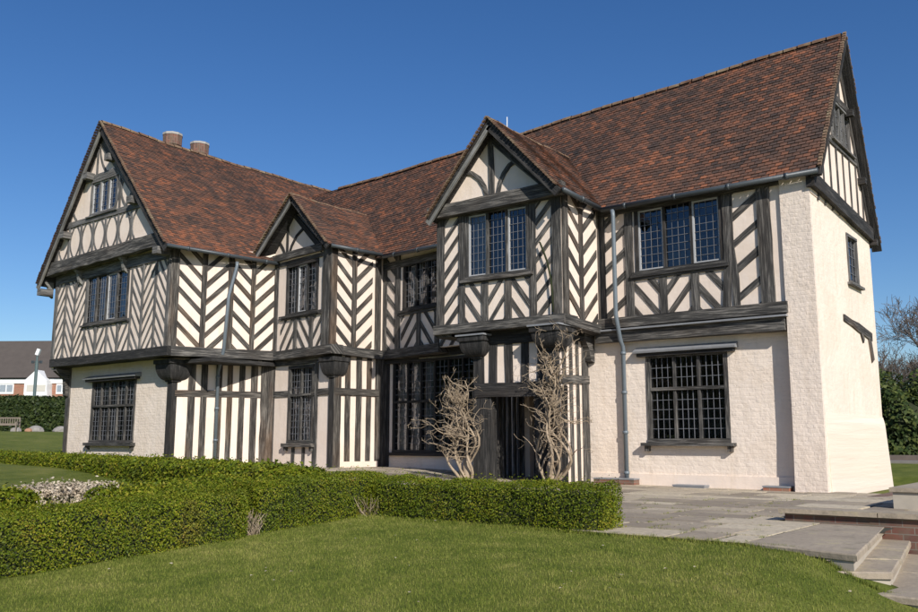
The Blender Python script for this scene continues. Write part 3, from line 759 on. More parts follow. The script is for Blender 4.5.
# porch gable
gu = pPF.uz(488, 118)[0]; t = MB()
gw = [(.05, 5.95), (pPF.L+.02, 5.95), (pPF.L-.05, 6.05), (gu, pA.z-.12), (.12, 6.05)]
mb = MB(); wall(mb, pPF, gw, n=.06); W_PG = part(mb, 'wall', M['plaster'], label='cream porch gable with curved braces')
tri = gw
tb0 = pPF.uz(*k420(50, 338), .1); tb1 = pPF.uz(*k420(405, 262), .1)
print('tb', tb0, tb1, pA, rA); bar(t, pPF, [(-.16, tb0[1]-.08), (pPF.L+.12, tb1[1]-.08)], .29, .2, 0)
part(t, 'tie_beam', M['timber'], W_PG); t = MB()
def gz_(k, pan, pts, n=.06): return [pan.uz(*k(x_, y_), n) for x_, y_ in pts]
bar(t, pPF, gz_(k420, pPF, [(213, 75), (220, 200), (222, 300)]), .13, .09, .04, clp=tri)
bar(t, pPF, gz_(k420, pPF, [(135, 222), (160, 225), (182, 240), (198, 265), (206, 295)]), .10, .085, .04, clp=tri)
bar(t, pPF, gz_(k420, pPF, [(300, 182), (275, 200), (258, 225), (247, 250), (240, 285)]), .10, .085, .04, clp=tri)
bar(t, pPF, [(-.1, 5.85), (gu, pA.z-.16)], .26, .1, .04, clp=tri); bar(t, pPF, [(pPF.L+.1, 5.85), (gu, pA.z-.16)], .26, .1, .04, clp=tri)
part(t, 'timber_frame', M['timber'], W_PG)
# porch side
t = MB(); x = ub(pPS, k540, [60, 87, 131, 147, 190, 218], 330)
herring(t, pPS, x[1], x[2], 3.3, ZE, '\\', .46, .115, .95, .2); herring(t, pPS, x[3], x[4], 3.3, ZE, '/', .46, .115, .95, .2)
bar(t, pPS, [(.09, 3.3), (.09, ZE)], .17, .05); bar(t, pPS, [((x[2]+x[3])/2, 3.3), ((x[2]+x[3])/2, ZE)], .13, .035); bar(t, pPS, [((x[4]+x[5])/2, 3.3), ((x[4]+x[5])/2, ZE)], .2, .035)
W_PS = tw(pPS, rect(0, pPS.L+.05, ZJ, ZE), [], t, mat_t='timber_brown')
jbeam(pPS, (563, 319.5), (601, 330.5), .19, W_PS, .5, .08, .06, .1)
t = MB(); herring(t, pPL, 0, pPL.L, 3.3, ZE, '/', .45, .17, .9); W_PL = tw(pPL, rect(0, pPL.L, ZJ, ZE), [], t)
jbeam(pPL, (438, 340), (438, 340), .24, W_PL, .4, .08) if False else None
mb = MB(); bar(mb, pPL, [(0, 3.3), (pPL.L, 3.28)], .24, .06, -.4); part(mb, 'jetty_beam', M['timber'], W_PL)

# ---- recess upper
t = MB(); x = ub(pMR, k300, [243, 290, 312, 418], 420)
herring(t, pMR, .12, x[1], 3.3, ZE, '\\', .48, .13, 1.0, .2)
bar(t, pMR, [(.05, 3.3), (.05, ZE)], .22, .04); bar(t, pMR, [((x[1]+x[2])/2, 3.3), ((x[1]+x[2])/2, ZE)], .2, .04)
zt = pMR.uz(*k300(370, 345))[1]; zb_ = pMR.uz(*k300(370, 475))[1]; zs = pMR.uz(*k300(370, 490))[1]
y = ub(pMR, k300, [312, 364, 420], 540)
y.append(pMR.L)
for a, b, d in ((y[0], y[1], '/'), (y[1], y[2], '\\'), (y[2], y[3], '/')): herring(t, pMR, a, b, 3.3, zs, d, .52, .11, 1.25, .25)
for u in y[1:3]: bar(t, pMR, [(u, 3.3), (u, zs)], .16, .035)
bar(t, pMR, [(x[2]-.05, zs), (pMR.L, zs)], .14, .05)
bar(t, pMR, [(0, 5.72), (pMR.L, 5.72)], .2, .04)
w0, w1 = ub(pMR, k300, [322, 415], 400)
h = window(pMR, w0, w1+.6, zb_, zt, 4, cols=4, gauge=.17, matf='timber_dark', sill=.06, curtains=((0.03, .3),))
W_MR = tw(pMR, rect(0, pMR.L, ZJ, ZE), [h], t)
jbeam(pMR, (383, 355.5), (440, 347.5), .24, W_MR, .45, .06)

# ---- oriel side and front
t = MB(); x = ub(pOS, k270, [228, 275, 295, 345], 400)
herring(t, pOS, .1, x[1], 3.3, ZE, '\\', .45, .115, .95, .2); herring(t, pOS, x[2], x[3], 3.3, ZE, '/', .45, .115, .95, .2)
bar(t, pOS, [(.07, 3.3), (.07, ZE)], .2, .04); bar(t, pOS, [((x[1]+x[2])/2, 3.3), ((x[1]+x[2])/2, ZE)], .15, .035); bar(t, pOS, [((x[3]+pOS.L)/2, 3.3), ((x[3]+pOS.L)/2, ZE)], .2, .035)
W_OS = tw(pOS, rect(0, pOS.L, ZJ, 6.15), [], t, mat_t='timber_brown')
jbeam(pOS, (331, 348.8), (383, 355.5), .24, W_OS, .35, .06, .05, 0)
t = MB(); x = ub(pOF, k270, [35, 52, 165, 187], 400)
zt = pOF.uz(*k270(105, 290))[1]; zb_ = pOF.uz(*k270(110, 447))[1]; zs = pOF.uz(*k270(110, 460))[1]
y = ub(pOF, k270, [38, 88, 142, 190], 520)
for i, d in enumerate(('/', '\\', '/')): herring(t, pOF, y[i], y[i+1], 3.3, zs, d, .48, .09, 1.35, .2)
for u in y[1:3]: bar(t, pOF, [(u, 3.3), (u, zs)], .14, .035)
bar(t, pOF, [(y[0]-.1, zs), (y[3]+.1, zs)], .12, .05); bar(t, pOF, [(.06, 3.3), (.06, 6.2)], .16, .035); bar(t, pOF, [(pOF.L-.2, 3.3), (pOF.L-.2, 6.2)], .3, .05)
bar(t, pOF, [(0, zt+.2), (pOF.L, zt+.2)], .22, .045)
w0, w1 = ub(pOF, k270, [62, 160], 370)
h = window(pOF, w0, w1, zb_, zt, 3, cols=3, gauge=.17, matf='timber_dark', sill=.05, curtains=((0, .28), (.6, 1)), bright=((1, -1),))
W_OF = tw(pOF, rect(0, pOF.L, ZJ, 6.2), [h], t)
jbeam(pOF, (275, 356), (331, 348.8), .24, W_OF, .35, .06, 0, .06)
gu = pOF.uz(291, 194)[0]; t = MB(); uR = pOF.uz(325, 243)[0]
gw = [(2*gu-uR, 5.95), (uR, 5.95), (uR, 6.1), (gu, oA.z-.1), (2*gu-uR, 6.1)]
mb = MB(); wall(mb, pOF, gw, n=.05); W_OG = part(mb, 'wall', M['plaster'], label='small cream gable of the left projecting bay')
bar(t, pOF, [(gu, 6.1), (gu, oA.z)], .09, .08, .03, clp=gw)
for s_ in (-1, 1): bar(t, pOF, [(gu+s_*.95, 6.35), (gu+s_*.75, 6.75), (gu+s_*.45, 6.6), (gu+s_*.22, 6.35), (gu+s_*.08, 6.1)][1:], .08, .075, .03, clp=gw); bar(t, pOF, [(gu+s_*(uR-gu), 6.0), (gu, oA.z-.12)], .2, .085, .03, clp=gw)
part(t, 'timber_frame', M['timber_dark'], W_OG)
mb = MB(); bar(mb, pOF, [(gw[0][0]+.2, 6.08), (uR+.05, 6.08)], .2, .14, 0); part(mb, 'tie_beam', M['timber'], W_OG)

# ---- wing side upper
t = MB(); x = ub(pWS, k160, [35, 82, 190, 215, 315, 342, 425, 446, 535, 560], 330)
for a, b, d, ph in ((1, 2, '\\', .3), (3, 4, '/', .1), (5, 6, '\\', .2), (7, 8, '/', .1)): herring(t, pWS, x[a], x[b], 3.3, ZE+.1, d, .47, .12, 1.0, ph)
for a, b in ((2, 3), (4, 5), (6, 7), (8, 9)): bar(t, pWS, [((x[a]+x[b])/2, 3.3), ((x[a]+x[b])/2, ZE+.1)], max(.13, x[b]-x[a]), .035)
bar(t, pWS, [(x[1]/2, 3.3), (x[1]/2, ZE+.1)], x[1], .05)
W_WS = tw(pWS, rect(0, pWS.L+.1, ZJ, ZE+.2), [], t, mat_t='timber_brown', label='sunlit herringbone side wall of the cross wing')
jbeam(pWS, (167.5, 350.5), (274, 356), .26, W_WS, .6, .06, .06, 0)
# ---- wing front upper
t = MB(); yr = 450
x = ub(pWF, k30, [108, 150, 190, 240, 436, 485, 541, 592], yr)
zt = pWF.uz(*k30(338, 195))[1]; zb_ = pWF.uz(*k30(340, 392))[1]; zs = pWF.uz(*k30(340, 408))[1]
for a, b, d in ((0, 1, '/'), (1, 2, '\\'), (2, 3, '/'), (4, 5, '\\'), (5, 6, '/'), (6, 7, '\\')): herring(t, pWF, x[a], x[b], 3.3, ZE, d, .385, .066, 1.45, random.random()*.3)
for i in (1, 2, 3, 4, 5, 6): bar(t, pWF, [(x[i], 3.3), (x[i], ZE)], .085, .035)
bar(t, pWF, [(.07, 3.3), (.07, ZE)], .16, .04); bar(t, pWF, [((x[7]+pWF.L)/2, 3.3), ((x[7]+pWF.L)/2, ZE)], pWF.L-x[7], .05)
y = ub(pWF, k30, [240, 287, 335, 383, 436], 480)
for i, d in enumerate(('\\', '/', '\\', '/')): herring(t, pWF, y[i], y[i+1], 3.3, zs, d, .50, .075, 1.6, .2)
for u in y[1:4]: bar(t, pWF, [(u, 3.3), (u, zs)], .11, .035)
bar(t, pWF, [(y[0], zs), (y[4], zs)], .1, .05)
w0, w1 = ub(pWF, k30, [250, 425], 300)
bar(t, pWF, [(0, 5.93), (pWF.L, 5.98)], .3, .05)  # beam added in place of the shadowed band below the tie
h = window(pWF, w0, w1, zb_, zt, 4, cols=4, gauge=.17, matf='timber', sill=.05, bright=((2, -1),))
W_WF = tw(pWF, rect(0, pWF.L, ZJ, ZE+.2), [h], t, mat_t='timber_grey', label='herringbone front of the cross wing')
jbeam(pWF, (52, 363.6), (167.5, 350.5), .25, W_WF, .6, .06, .05, .06, 'timber_dark')
# ---- wing gable
pWG = Panel((WL[0]-.2, 13.08), (WC[0]+.2, 13.08)); gu = pWG.uz(101, 122)[0]; t = MB()
zT = 6.1
gw = [(.1, 5.95), (pWG.L-.1, 5.95), (pWG.L+.2, 6.1), (gu, wA.z-.2), (-.2, 6.0)]
ta = pWG.uz(*k30b(95, 605)); tb_ = pWG.uz(*k30b(480, 492)); print('wing tie', ta, tb_)
gw = [(.05, min(ta[1], 6.1)), (pWG.L-.26, min(tb_[1]-.08, 6.25)), (pWG.L-.24, 6.33), (gu, wA.z-.15), (0.06, 6.12)]
wl = pWG.uz(*k30b(240, 330))[0]; wr = pWG.uz(*k30b(333, 300))[0]; wt = pWG.uz(*k30b(285, 268))[1]; wb_ = pWG.uz(*k30b(285, 385))[1]
h = window(pWG, wl, wr, wb_, wt, 3, cols=3, gauge=.17, matf='timber_grey', sill=.04, bright=((0, -1), (1, -1), (2, -1)))
mb = MB(); wall(mb, pWG, gw, [h]); W_WG = part(mb, 'wall', M['plaster'], label='tall cream gable of the cross wing')
zc = wb_-.16; zc2 = wt+.16
for z in (zc, zc2): bar(t, pWG, [(0, z), (pWG.L, z)], .17, .045, clp=gw)
zb0 = 6.4
for i in range(-3, 4):
    us = gu+.62*i*1.12
    bar(t, pWG, [(us, zb0), (us, zc)], .09, .03, clp=gw)
    for s_ in (-1, 1):
        zm = (zb0+zc)/2; hh_ = (zc-zb0)/2
        bar(t, pWG, [(us+s_*(.05+.30*(k/6)**2), zm+hh_*k/6) for k in range(-6, 7)], .055, .024, clp=gw)
    if abs(us-gu) > .8:
        for s_ in (-1, 1): bar(t, pWG, [(us+s_*(.05+.30*((k-3)/3)**2), zc+.1+(zc2-zc-.2)*k/6) for k in range(0, 7)], .07, .024, clp=gw)
        bar(t, pWG, [(us, zc), (us, zc2)], .08, .03, clp=gw)
bar(t, pWG, [(gu, zc2), (gu, wA.z)], .09, .03, clp=gw)
for s_ in (-1, 1): bar(t, pWG, [(gu+s_*(.1+.5*((k)/6)**2), zc2+1.0*(1-k/6)) for k in range(7)], .07, .024, clp=gw)
bar(t, pWG, [(0, 6.05), (gu, wA.z-.27)], .26, .04, clp=gw); bar(t, pWG, [(pWG.L, 6.1), (gu, wA.z-.27)], .26, .04, clp=gw)
part(t, 'timber_frame', M['timber_grey'], W_WG)
mb = MB(); a = pWG.uz(*k30b(95, 605)); b = pWG.uz(*k30b(480, 492)); print('wing tie', a, b); bar(mb, pWG, [(-.05, a[1]-.06), (pWG.L-.27, b[1]-.07)], .38, .13, -.1); part(mb, 'tie_beam', M['timber'], W_WG)
# curved consoles under tie beam
for kx, ky in ((100, 255), (230, 195), (425, 140)):
    u, z = pWF.uz(*k30(kx, ky)); mb = MB()
    prof = [(0.0, z+.3), (.3, z+.3), (.29, z+.12), (.17, z-.0), (.11, z-.26), (0, z-.34)]
    r0 = [pWF.W(u-.06, zz, n_) for n_, zz in prof]; r1 = [pWF.W(u+.06, zz, n_) for n_, zz in prof]; mb.loft([r0, r1]); part(mb, 'console', M['board'], W_WF)

# ============ lower storey ============
def studs(t, pan, xs, z0, z1, w, n1=.025):
    for u in xs: bar(t, pan, [(u+random.uniform(-.015, .015), z0), (u+random.uniform(-.015, .015), z1)], w*random.uniform(.85, 1.15), n1)
def capital(x, y, zt, parent, s=.3, post=.16, h=.55, leadtop=False, mat_='timber_dark'):
    mb = MB(); rings = []
    for z, r in ((zt, s), (zt-.11, s), (zt-.12, s*.9))+tuple((zt-.13-(h-.13)*q, post+(s*.9-post)*math.sqrt(max(0, 1-q*q))) for q in (.15, .35, .55, .7, .83, .92, .98))+((zt-h, post*1.15), (zt-h-.03, post*1.15), (zt-h-.04, post)):
        rings.append([Vector((x-r, y-r, z)), Vector((x+r, y-r, z)), Vector((x+r, y+r, z)), Vector((x-r, y+r, z))])
    mb.loft(rings[::-1]); o = part(mb, 'capital', M[mat_], parent)
    mb = MB(); mb.loft([[Vector((x+a*post*.8, y+b*post*.8, z)) for a, b in ((-1, -1), (1, -1), (1, 1), (-1, 1))] for z in (ZB, zt-h+.02)]); part(mb, 'corner_post', M[mat_], parent)
    if leadtop:
        mb = MB(); r = s+.03; mb.box(x-r, x+r, y-r, y+r, zt+.0, zt+.035); part(mb, 'lead_cap', M['lead'], parent)
    return o
# main front lower (painted brick)
w0, w1 = ub(qMF, k630, [92, 415], 330); zt = qMF.uz(*k630(250, 158))[1]; zb_ = qMF.uz(*k630(250, 518))[1]; ztr = qMF.uz(*k630(250, 298))[1]
h = window(qMF, w0, w1, zb_, zt, 3, transom=ztr, cols=4, gauge=.21, matf='timber', sill=.06, sillp=.14, hood=.17, fw=.085, label='tall lower six light leaded window')
W_LM = tw(qMF, rect(0, qMF.L, ZB, 3.35), [h], None, 'plaster_brick', label='cream limewashed brick lower wall')
mb = MB(); wall(mb, qMF, rect(-.0, qMF.L, ZB, .24), n=.035, thick=.05); part(mb, 'plinth', M['plaster'], W_LM)
# note on right side of house: brick vents
# porch lower
t = MB(); x = ub(qPS, k440, [408, 445, 473, 492], 300)
studs(t, qPS, [.13, .45, .75, 1.03, qPS.L-.08], ZB, 3.3, .14); bar(t, qPS, [(0, 2.15), (qPS.L, 2.2)], .17, .04)
W_LPS = tw(qPS, rect(0, qPS.L, ZB, 3.35), [], t, mat_t='timber')
t = MB(); xd0, xd1 = ub(qPF, k440, [165, 335], 350); zl = qPF.uz(*k440(240, 265))[1]; zl2 = qPF.uz(*k440(240, 290))[1]
print('lintel', zl, zl2, xd0, xd1, qPF.L)
door = (xd0, xd1, ZB, zl2)
xs = ub(qPF, k440, [132, 182, 235, 290, 345, 380], 180)
studs(t, qPF, xs, zl, 3.3, .17); studs(t, qPF, [.1, qPF.L-.15], ZB, 3.3, .24)
bar(t, qPF, [(0, zl-.03), (qPF.L, zl-.05)], .3, .08); bar(t, qPF, [(0, 3.13), (qPF.L, 3.13)], .36, .05)
bar(t, qPF, [(xd0/2-.02, ZB), (xd0/2-.02, zl)], xd0+.06, .05); bar(t, qPF, [(xd1+.1, ZB), (xd1+.1, zl)], .24, .05); bar(t, qPF, [(xd0+.03, ZB), (xd0+.03, zl)], .1, .03, -.2); bar(t, qPF, [(xd1-.03, ZB), (xd1-.03, zl)], .1, .03, -.2); studs(t, qPF, [xd1+.32, xd1+.6], ZB, zl, .1)
W_LPF = tw(qPF, rect(0, qPF.L, ZB, 3.35), [door], t, mat_t='timber_dark', label='porch entrance front')
t = MB(); studs(t, qPL, [.2*i for i in range(1, 11)], ZB, 3.3, .12); W_LPL = tw(qPL, rect(0, qPL.L, ZB, 3.35), [(.4, 1.7, ZB, 2.2)], t)
capital(qPF.W(0, 0).x+.06, qPF.W(0, 0).y+.05, 3.14, W_LPF, .35, .12, .44, True); capital(qPF.W(qPF.L, 0).x-.08, qPF.W(0, 0).y+.0, 3.2, W_LPF, .35, .12, .44, True)
# door inside porch (planks) on the back wall
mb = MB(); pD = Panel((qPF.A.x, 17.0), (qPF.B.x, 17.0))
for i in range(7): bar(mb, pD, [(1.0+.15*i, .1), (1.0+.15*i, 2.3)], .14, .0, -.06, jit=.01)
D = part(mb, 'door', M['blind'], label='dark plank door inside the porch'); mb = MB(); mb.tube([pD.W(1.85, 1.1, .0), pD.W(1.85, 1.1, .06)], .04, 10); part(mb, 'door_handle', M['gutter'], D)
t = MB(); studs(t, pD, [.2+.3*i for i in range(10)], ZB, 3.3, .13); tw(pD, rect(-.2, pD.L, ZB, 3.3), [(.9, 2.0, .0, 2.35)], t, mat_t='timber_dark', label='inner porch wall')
# porch bracket on main wall
mb = MB(); r0 = []; 
for dx in (-.07, .07):
    bx = qMF.A.x+.12+dx
    r0.append([Vector((bx, 16.36, 3.2)), Vector((bx, 15.95, 3.2)), Vector((bx, 15.95, 3.05)), Vector((bx, 16.12, 2.85)), Vector((bx, 16.2, 2.6)), Vector((bx, 16.36, 2.55))])
mb.loft(r0); part(mb, 'bracket', M['timber'], W_LM)
# recess lower with large window
t = MB(); w0, w1 = ub(qMR, k380, [50, 205], 400); zt = qMR.uz(*k380(120, 212))[1]; zb_ = qMR.uz(*k380(120, 510))[1]
w1 = min(w1+1.3, qMR.L-.5)
h = window(qMR, w0, w1, zb_, zt, 6, transom=qMR.uz(*k380(120, 345))[1], cols=3, gauge=.17, matf='timber_dark', sill=.08, curtains=((.02, .12), (.2, .3), (.36, .44)), label='wide dark leaded window in the shaded recess')
bar(t, qMR, [(.1, ZB), (.1, 3.3)], .1, .03); bar(t, qMR, [(0, zt+.25), (qMR.L, zt+.25)], .3, .05)
W_LMR = tw(qMR, rect(0, qMR.L, ZB, 3.35), [h], t, 'plaster_brick', 'timber_dark')
# oriel side lower
t = MB(); x = ub(qOS, k270b, [285, 335, 383, 428, 467, 505, 540], 400)
studs(t, qOS, x[1:5], ZB, 3.3, .15); bar(t, qOS, [(qOS.L-.13, ZB), (qOS.L-.13, 3.3)], .28, .04); bar(t, qOS, [(0, 2.2), (qOS.L, 2.2)], .19, .04); bar(t, qOS, [(.08, ZB), (.08, 3.3)], .22, .04)
W_LOS = tw(qOS, rect(0, qOS.L, ZB, 3.35), [], t, mat_t='timber_brown')
mb = MB(); wall(mb, qOS, rect(0, qOS.L, ZB, .36), n=.03, thick=.06); part(mb, 'plinth', M['plaster'], W_LOS)
# oriel front lower
t = MB(); w0, w1 = ub(qOF, k270b, [88, 182], 300); zt = qOF.uz(*k270b(130, 125))[1]; zb_ = qOF.uz(*k270b(130, 437))[1]; ztr = qOF.uz(*k270b(130, 240))[1]
h = window(qOF, w0, w1, zb_, zt, 2, transom=ztr, cols=4, gauge=.17, matf='timber', sill=.1, sillp=.12, fw=.09, curtains=((.3, .6),), label='narrow lower window of the left projecting bay')
studs(t, qOF, [w0+.2, w1-.3, w1+.15], ZB, zb_-.2, .12); bar(t, qOF, [(w1+.2, ZB), (w1+.2, 3.3)], .13, .03); bar(t, qOF, [(.05, ZB), (.05, 3.3)], .1, .02)
bar(t, qOF, [(0, 2.2), (w0, 2.2)], .17, .03); bar(t, qOF, [(w1, 2.2), (qOF.L, 2.2)], .17, .03); bar(t, qOF, [(0, zt+.2), (qOF.L, zt+.2)], .18, .03)
W_LOF = tw(qOF, rect(0, qOF.L, ZB, 3.35), [h], t)
capital(qOF.B.x-.08, qOF.B.y+.06, 3.1, W_LOF, .30, .12, .5)
# wing side lower
t = MB(); k = k150
x = ub(qWS, k, [90, 120, 160, 205, 238, 275, 314, 357], 400)
studs(t, qWS, x[1:7], ZB, 3.3, .17); bar(t, qWS, [(x[7], ZB), (x[7], 3.3)], .4, .06); bar(t, qWS, [(.05, 2.2), (qWS.L, 2.2)], .17, .035)
W_LWS = tw(qWS, rect(0, qWS.L, ZB, 3.35), [], t, mat_t='timber_brown', label='lower side wall of the cross wing with upright studs')
# wing front lower
w0, w1 = ub(qWF, k60, [165, 375], 330); zt = qWF.uz(*k60(270, 162))[1]; zb_ = qWF.uz(*k60(265, 460))[1]; ztr = qWF.uz(*k60(265, 285))[1]
h = window(qWF, w0, w1, zb_, zt, 5, transom=ztr, cols=3, gauge=.14, matf='timber', sill=.09, sillp=.12, hood=.22, label='five light lower window of the cross wing')
t = MB(); bar(t, qWF, [(.1, ZB), (.08, 3.3)], .2, .04)
W_LWF = tw(qWF, rect(0, qWF.L, ZB, 3.35), [h], t, 'plaster_brick', label='cream limewashed lower front of the cross wing')
capital(qWF.B.x-.05, qWF.B.y+.05, 3.1, W_LWF, .40, .14, .56)
mb = MB(); r0 = []
for dx in (0, .16):
    bx = qWF.A.x-.02+dx
    r0.append([Vector((bx, 13.8, 3.2)), Vector((bx, 13.3, 3.2)), Vector((bx, 13.3, 3.05)), Vector((bx, 13.62, 2.8)), Vector((bx, 13.66, 2.3)), Vector((bx, 13.8, 2.25))])
mb.loft(r0)
r0 = []
for dy in (-.06, .1):
    by = 13.78+dy; bx = qWF.A.x
    r0.append([Vector((bx, by, 3.2)), Vector((bx-.45, by, 3.2)), Vector((bx-.45, by, 3.05)), Vector((bx-.18, by, 2.8)), Vector((bx-.14, by, 2.3)), Vector((bx, by, 2.25))])
mb.loft(r0[::-1]); part(mb, 'bracket', M['timber'], W_LWF)
# hidden outer walls so that the house is closed
pB1 = Panel((Xr, 20.4), (-20.0, 20.9)); mb = MB(); wall(mb, pB1, rect(0, pB1.L, ZB, 6)); part(mb, 'wall', M['plaster'], label='rear wall of the main range')
pB2 = Panel((WL[0], 22.8), (WL[0], 13.3)); mb = MB(); wall(mb, pB2, rect(0, pB2.L, 3.1, 6)); part(mb, 'wall', M['plaster'], label='far side wall of the cross wing')
pB2 = Panel((lWL[0], 22.6), (lWL[0], 13.8)); mb = MB(); wall(mb, pB2, rect(0, pB2.L, ZB, 3.3)); part(mb, 'wall', M['plaster'], label='far lower wall of the cross wing')
pB3 = Panel((-19.6, 22.8), (WL[0], 22.8)); mb = MB(); wall(mb, pB3, [(0, ZB), (pB3.L, ZB), (pB3.L, 6), (pB3.L/2, 10.1), (0, 6)]); part(mb, 'wall', M['plaster'], label='rear gable of the cross wing')
# floor inside (upper floor) keeps rooms dark
mb = MB(); mb.box(WL[0]+.4, WO[0], 13.9, 22.6, 3.0, 3.1); mb.box(WO[0], Xr-.3, 17.5, 20.3, 3.0, 3.1); mb.box(OC[0]-2.4, OC[0]-.2, 16.1, 17.5, 3, 3.1); mb.box(PLc[0]+.3, PC[0]-.2, 15.1, 17.5, 3.0, 3.1)
part(mb, 'floor', M['timber_dark'])
# chimney
for (px, py, r) in ((173, 131, .34), (200, 140.5, .34)):
    ch = MB(); cc = MB(); base = P(px, py, X=-26.2); k = 10
    ch.loft([[Vector((base.x+rr*math.cos(2*math.pi*i/k), base.y+rr*math.sin(2*math.pi*i/k), z)) for i in range(k)] for z, rr in ((7.5, r*.85), (base.z-.6, r*.85), (base.z-.55, r*.98), (base.z-.2, r))])
    cc.loft([[Vector((base.x+rr*math.cos(2*math.pi*i/k), base.y+rr*math.sin(2*math.pi*i/k), z)) for i in range(k)] for z, rr in ((base.z-.2, r*1.04), (base.z-.12, r*1.02), (base.z-.08, r*.6))])
    co = part(ch, 'chimney', M['brick']); part(cc, 'chimney_cap', M['cap'], co)
# thin rod on the roof
a = P(507, 129, Y=18.9); b = P(507, 117, Y=18.9); mb = MB(); mb.tube([a-Vector((0, 0, .4)), b], .014, 6); part(mb, 'vent_rod', M['white'])
# black cable on porch face
c_ = [pPF.W(*pPF.uz(*k430(x_, y_)), .10) for x_, y_ in ((572, 15), (590, 60), (612, 120), (628, 200), (636, 270), (640, 370))]
mb = MB(); mb.tube(c_, .02, 6); part(mb, 'cable', M['core'], smooth=True)
for o in list(bpy.data.objects):
    pass

# ------------------------------------------------------------------ ground
def grid(x0, x1, y0, y1, nx, ny):
    xs = np.linspace(x0, x1, nx); ys = np.linspace(y0, y1, ny); return xs, ys
xs = np.unique(np.concatenate([np.linspace(-900, -80, 16), np.linspace(-80, -14, 70), np.linspace(-14, 4, 110), np.linspace(4, 60, 30), np.linspace(60, 900, 16)]))
ys = np.unique(np.concatenate([np.linspace(-900, -30, 14), np.linspace(-30, 2, 20), np.linspace(2, 14, 90), np.linspace(14, 60, 50), np.linspace(60, 900, 16)]))
V = np.array([(x_, y_, gz(x_, y_) - (.35 if (-30 < x_ < Xr+.3 and 16.6 < y_ < 24) else 0) - (.35 if (x_ > -3.4 and 10.25 < y_ < 19.9 and x_ < 14) else 0)) for y_ in ys for x_ in xs]); nx = len(xs)
Fq = np.array([(j*nx+i, j*nx+i+1, (j+1)*nx+i+1, (j+1)*nx+i) for j in range(len(ys)-1) for i in range(nx-1)])
g = npmesh('lawn', V, Fq, M['grass'], None, None, kind='structure')
for p_ in g.data.polygons: p_.use_smooth = True

# paving slabs
def edgeY(x):   # lawn edge on the terrace's front
    return 7.83 + .03*math.sin(x*2.1) - .35*ss(-2.6, -1.9, x)
def zt_(x, y): return terr(x, y)+.0
def paving(name, regions, zf, seed=1):
    rr = random.Random(seed); V = []; Fc = []; rn = []
    for (x0, x1, y0, y1) in regions:
        y_ = y0
        while y_ < y1-.05:
            d = rr.choice([.45, .52, .6, .68]); 
            if y_+d > y1-.25: d = y1-y_
            x_ = x0-(rr.random()*.5 if False else 0)
            while x_ < x1-.02:
                l = rr.choice([.45, .6, .75, .9, 1.05]); 
                if x_+l > x1-.3: l = x1-x_
                g_ = .012+rr.random()*.010; dz = rr.uniform(-.004, .005); c4 = [(x_+g_, y_+g_), (x_+l-g_, y_+g_), (x_+l-g_, y_+d-g_), (x_+g_, y_+d-g_)]
                k = len(V)
                V += [(a, b, zf(a, b)+dz+rr.uniform(-.002, .002)) for a, b in c4]; V += [(a, b, zf(a, b)-.05) for a, b in c4]
                Fc += [(k, k+1, k+2, k+3)]+[(k+4+i, k+4+(i+1) % 4, k+(i+1) % 4, k+i) for i in range(4)]
                r = rr.random(); rn += [r]*8; x_ += l
            y_ += d
    return npmesh(name, np.array(V), np.array(Fc), M['paving'], np.array(rn), None, kind='structure')
paving('terrace_paving', [(-4.75, -2.95, 7.86, 8.5), (-8.4, -2.95, 8.5, 10.22), (-9.2, -3.42, 10.22, 16.5), (-19.5, -9.2, 12.3, 17.6)], zt_)
mb = MB()
for x0, x1, y0, y1 in ((-4.8, -2.2, 7.86, 8.5), (-8.6, -2.2, 8.5, 10.2), (-9.3, -3.4, 10.2, 16.5), (-19.6, -9.3, 12.2, 17.7)):
    n_ = 20
    for i in range(n_):
        a, b = x0+(x1-x0)*i/n_, x0+(x1-x0)*(i+1)/n_
        mb.face([(a, y0, zt_(a, y0)-.009), (b, y0, zt_(b, y0)-.009), (b, y1, zt_(b, y1)-.009), (a, y1, zt_(a, y1)-.009)])
mb.build('paving_joints', M['soil'], None, kind='structure')
# steps descending to the right
st = MB(); stairs = empty('garden_steps', (-2, 9, 0), 'worn stone garden steps going down at the right end of the terrace', 'steps'); ROOTS[stairs.name] = (-2, 9, 0)
n1b, n1f = P(882.6, 527.6, Z=0), P(856.7, 555, Z=0)
n2b, n2f = P(912.7, 540, Z=-.13), P(893.8, 572, Z=-.13)
print('steps', n1b, n1f, n2b, n2f)
def tread(l0, l1, r0, r1, z, k=3):        # left-front, left-back, right-front, right-back
    m_ = MB()
    for i in range(k):
        f0, f1 = i/k+.004, (i+1)/k-.004; dz = random.uniform(-.005, .004); q_ = []
        for f, (a_, b_) in ((f0, (l0, l1)), (f0, (r0, r1)), (f1, (r0, r1)), (f1, (l0, l1))): q_.append(Vector((a_[0]+(b_[0]-a_[0])*f, a_[1]+(b_[1]-a_[1])*f, z+dz)))
        jig = random.uniform(-.012, .012); q_[1].x += jig; q_[2].x += jig*.5
        dn = Vector((0, 0, -.055)); bv = [q_[0]+Vector((.012, .012, 0)), q_[1]+Vector((-.012, .012, 0)), q_[2]+Vector((-.012, -.0, 0)), q_[3]+Vector((.012, -.0, 0))]
        m_.loft([[v+dn for v in q_], [v+Vector((0, 0, -.012)) for v in q_], bv])
    o = m_.build('tread', M['step'], stairs); fixparent(o, stairs)
    m_ = MB(); cs = [Vector((l0[0]+.02, l0[1]+.03, 0)), Vector((r0[0]-.035, r0[1]+.03, 0)), Vector((r1[0]-.035, r1[1], 0)), Vector((l1[0]+.02, l1[1], 0))]
    m_.loft([[v+Vector((0, 0, z-.6)) for v in cs], [v+Vector((0, 0, z-.056)) for v in cs]]); o = m_.build('riser', M['render_wall'], stairs); fixparent(o, stairs)
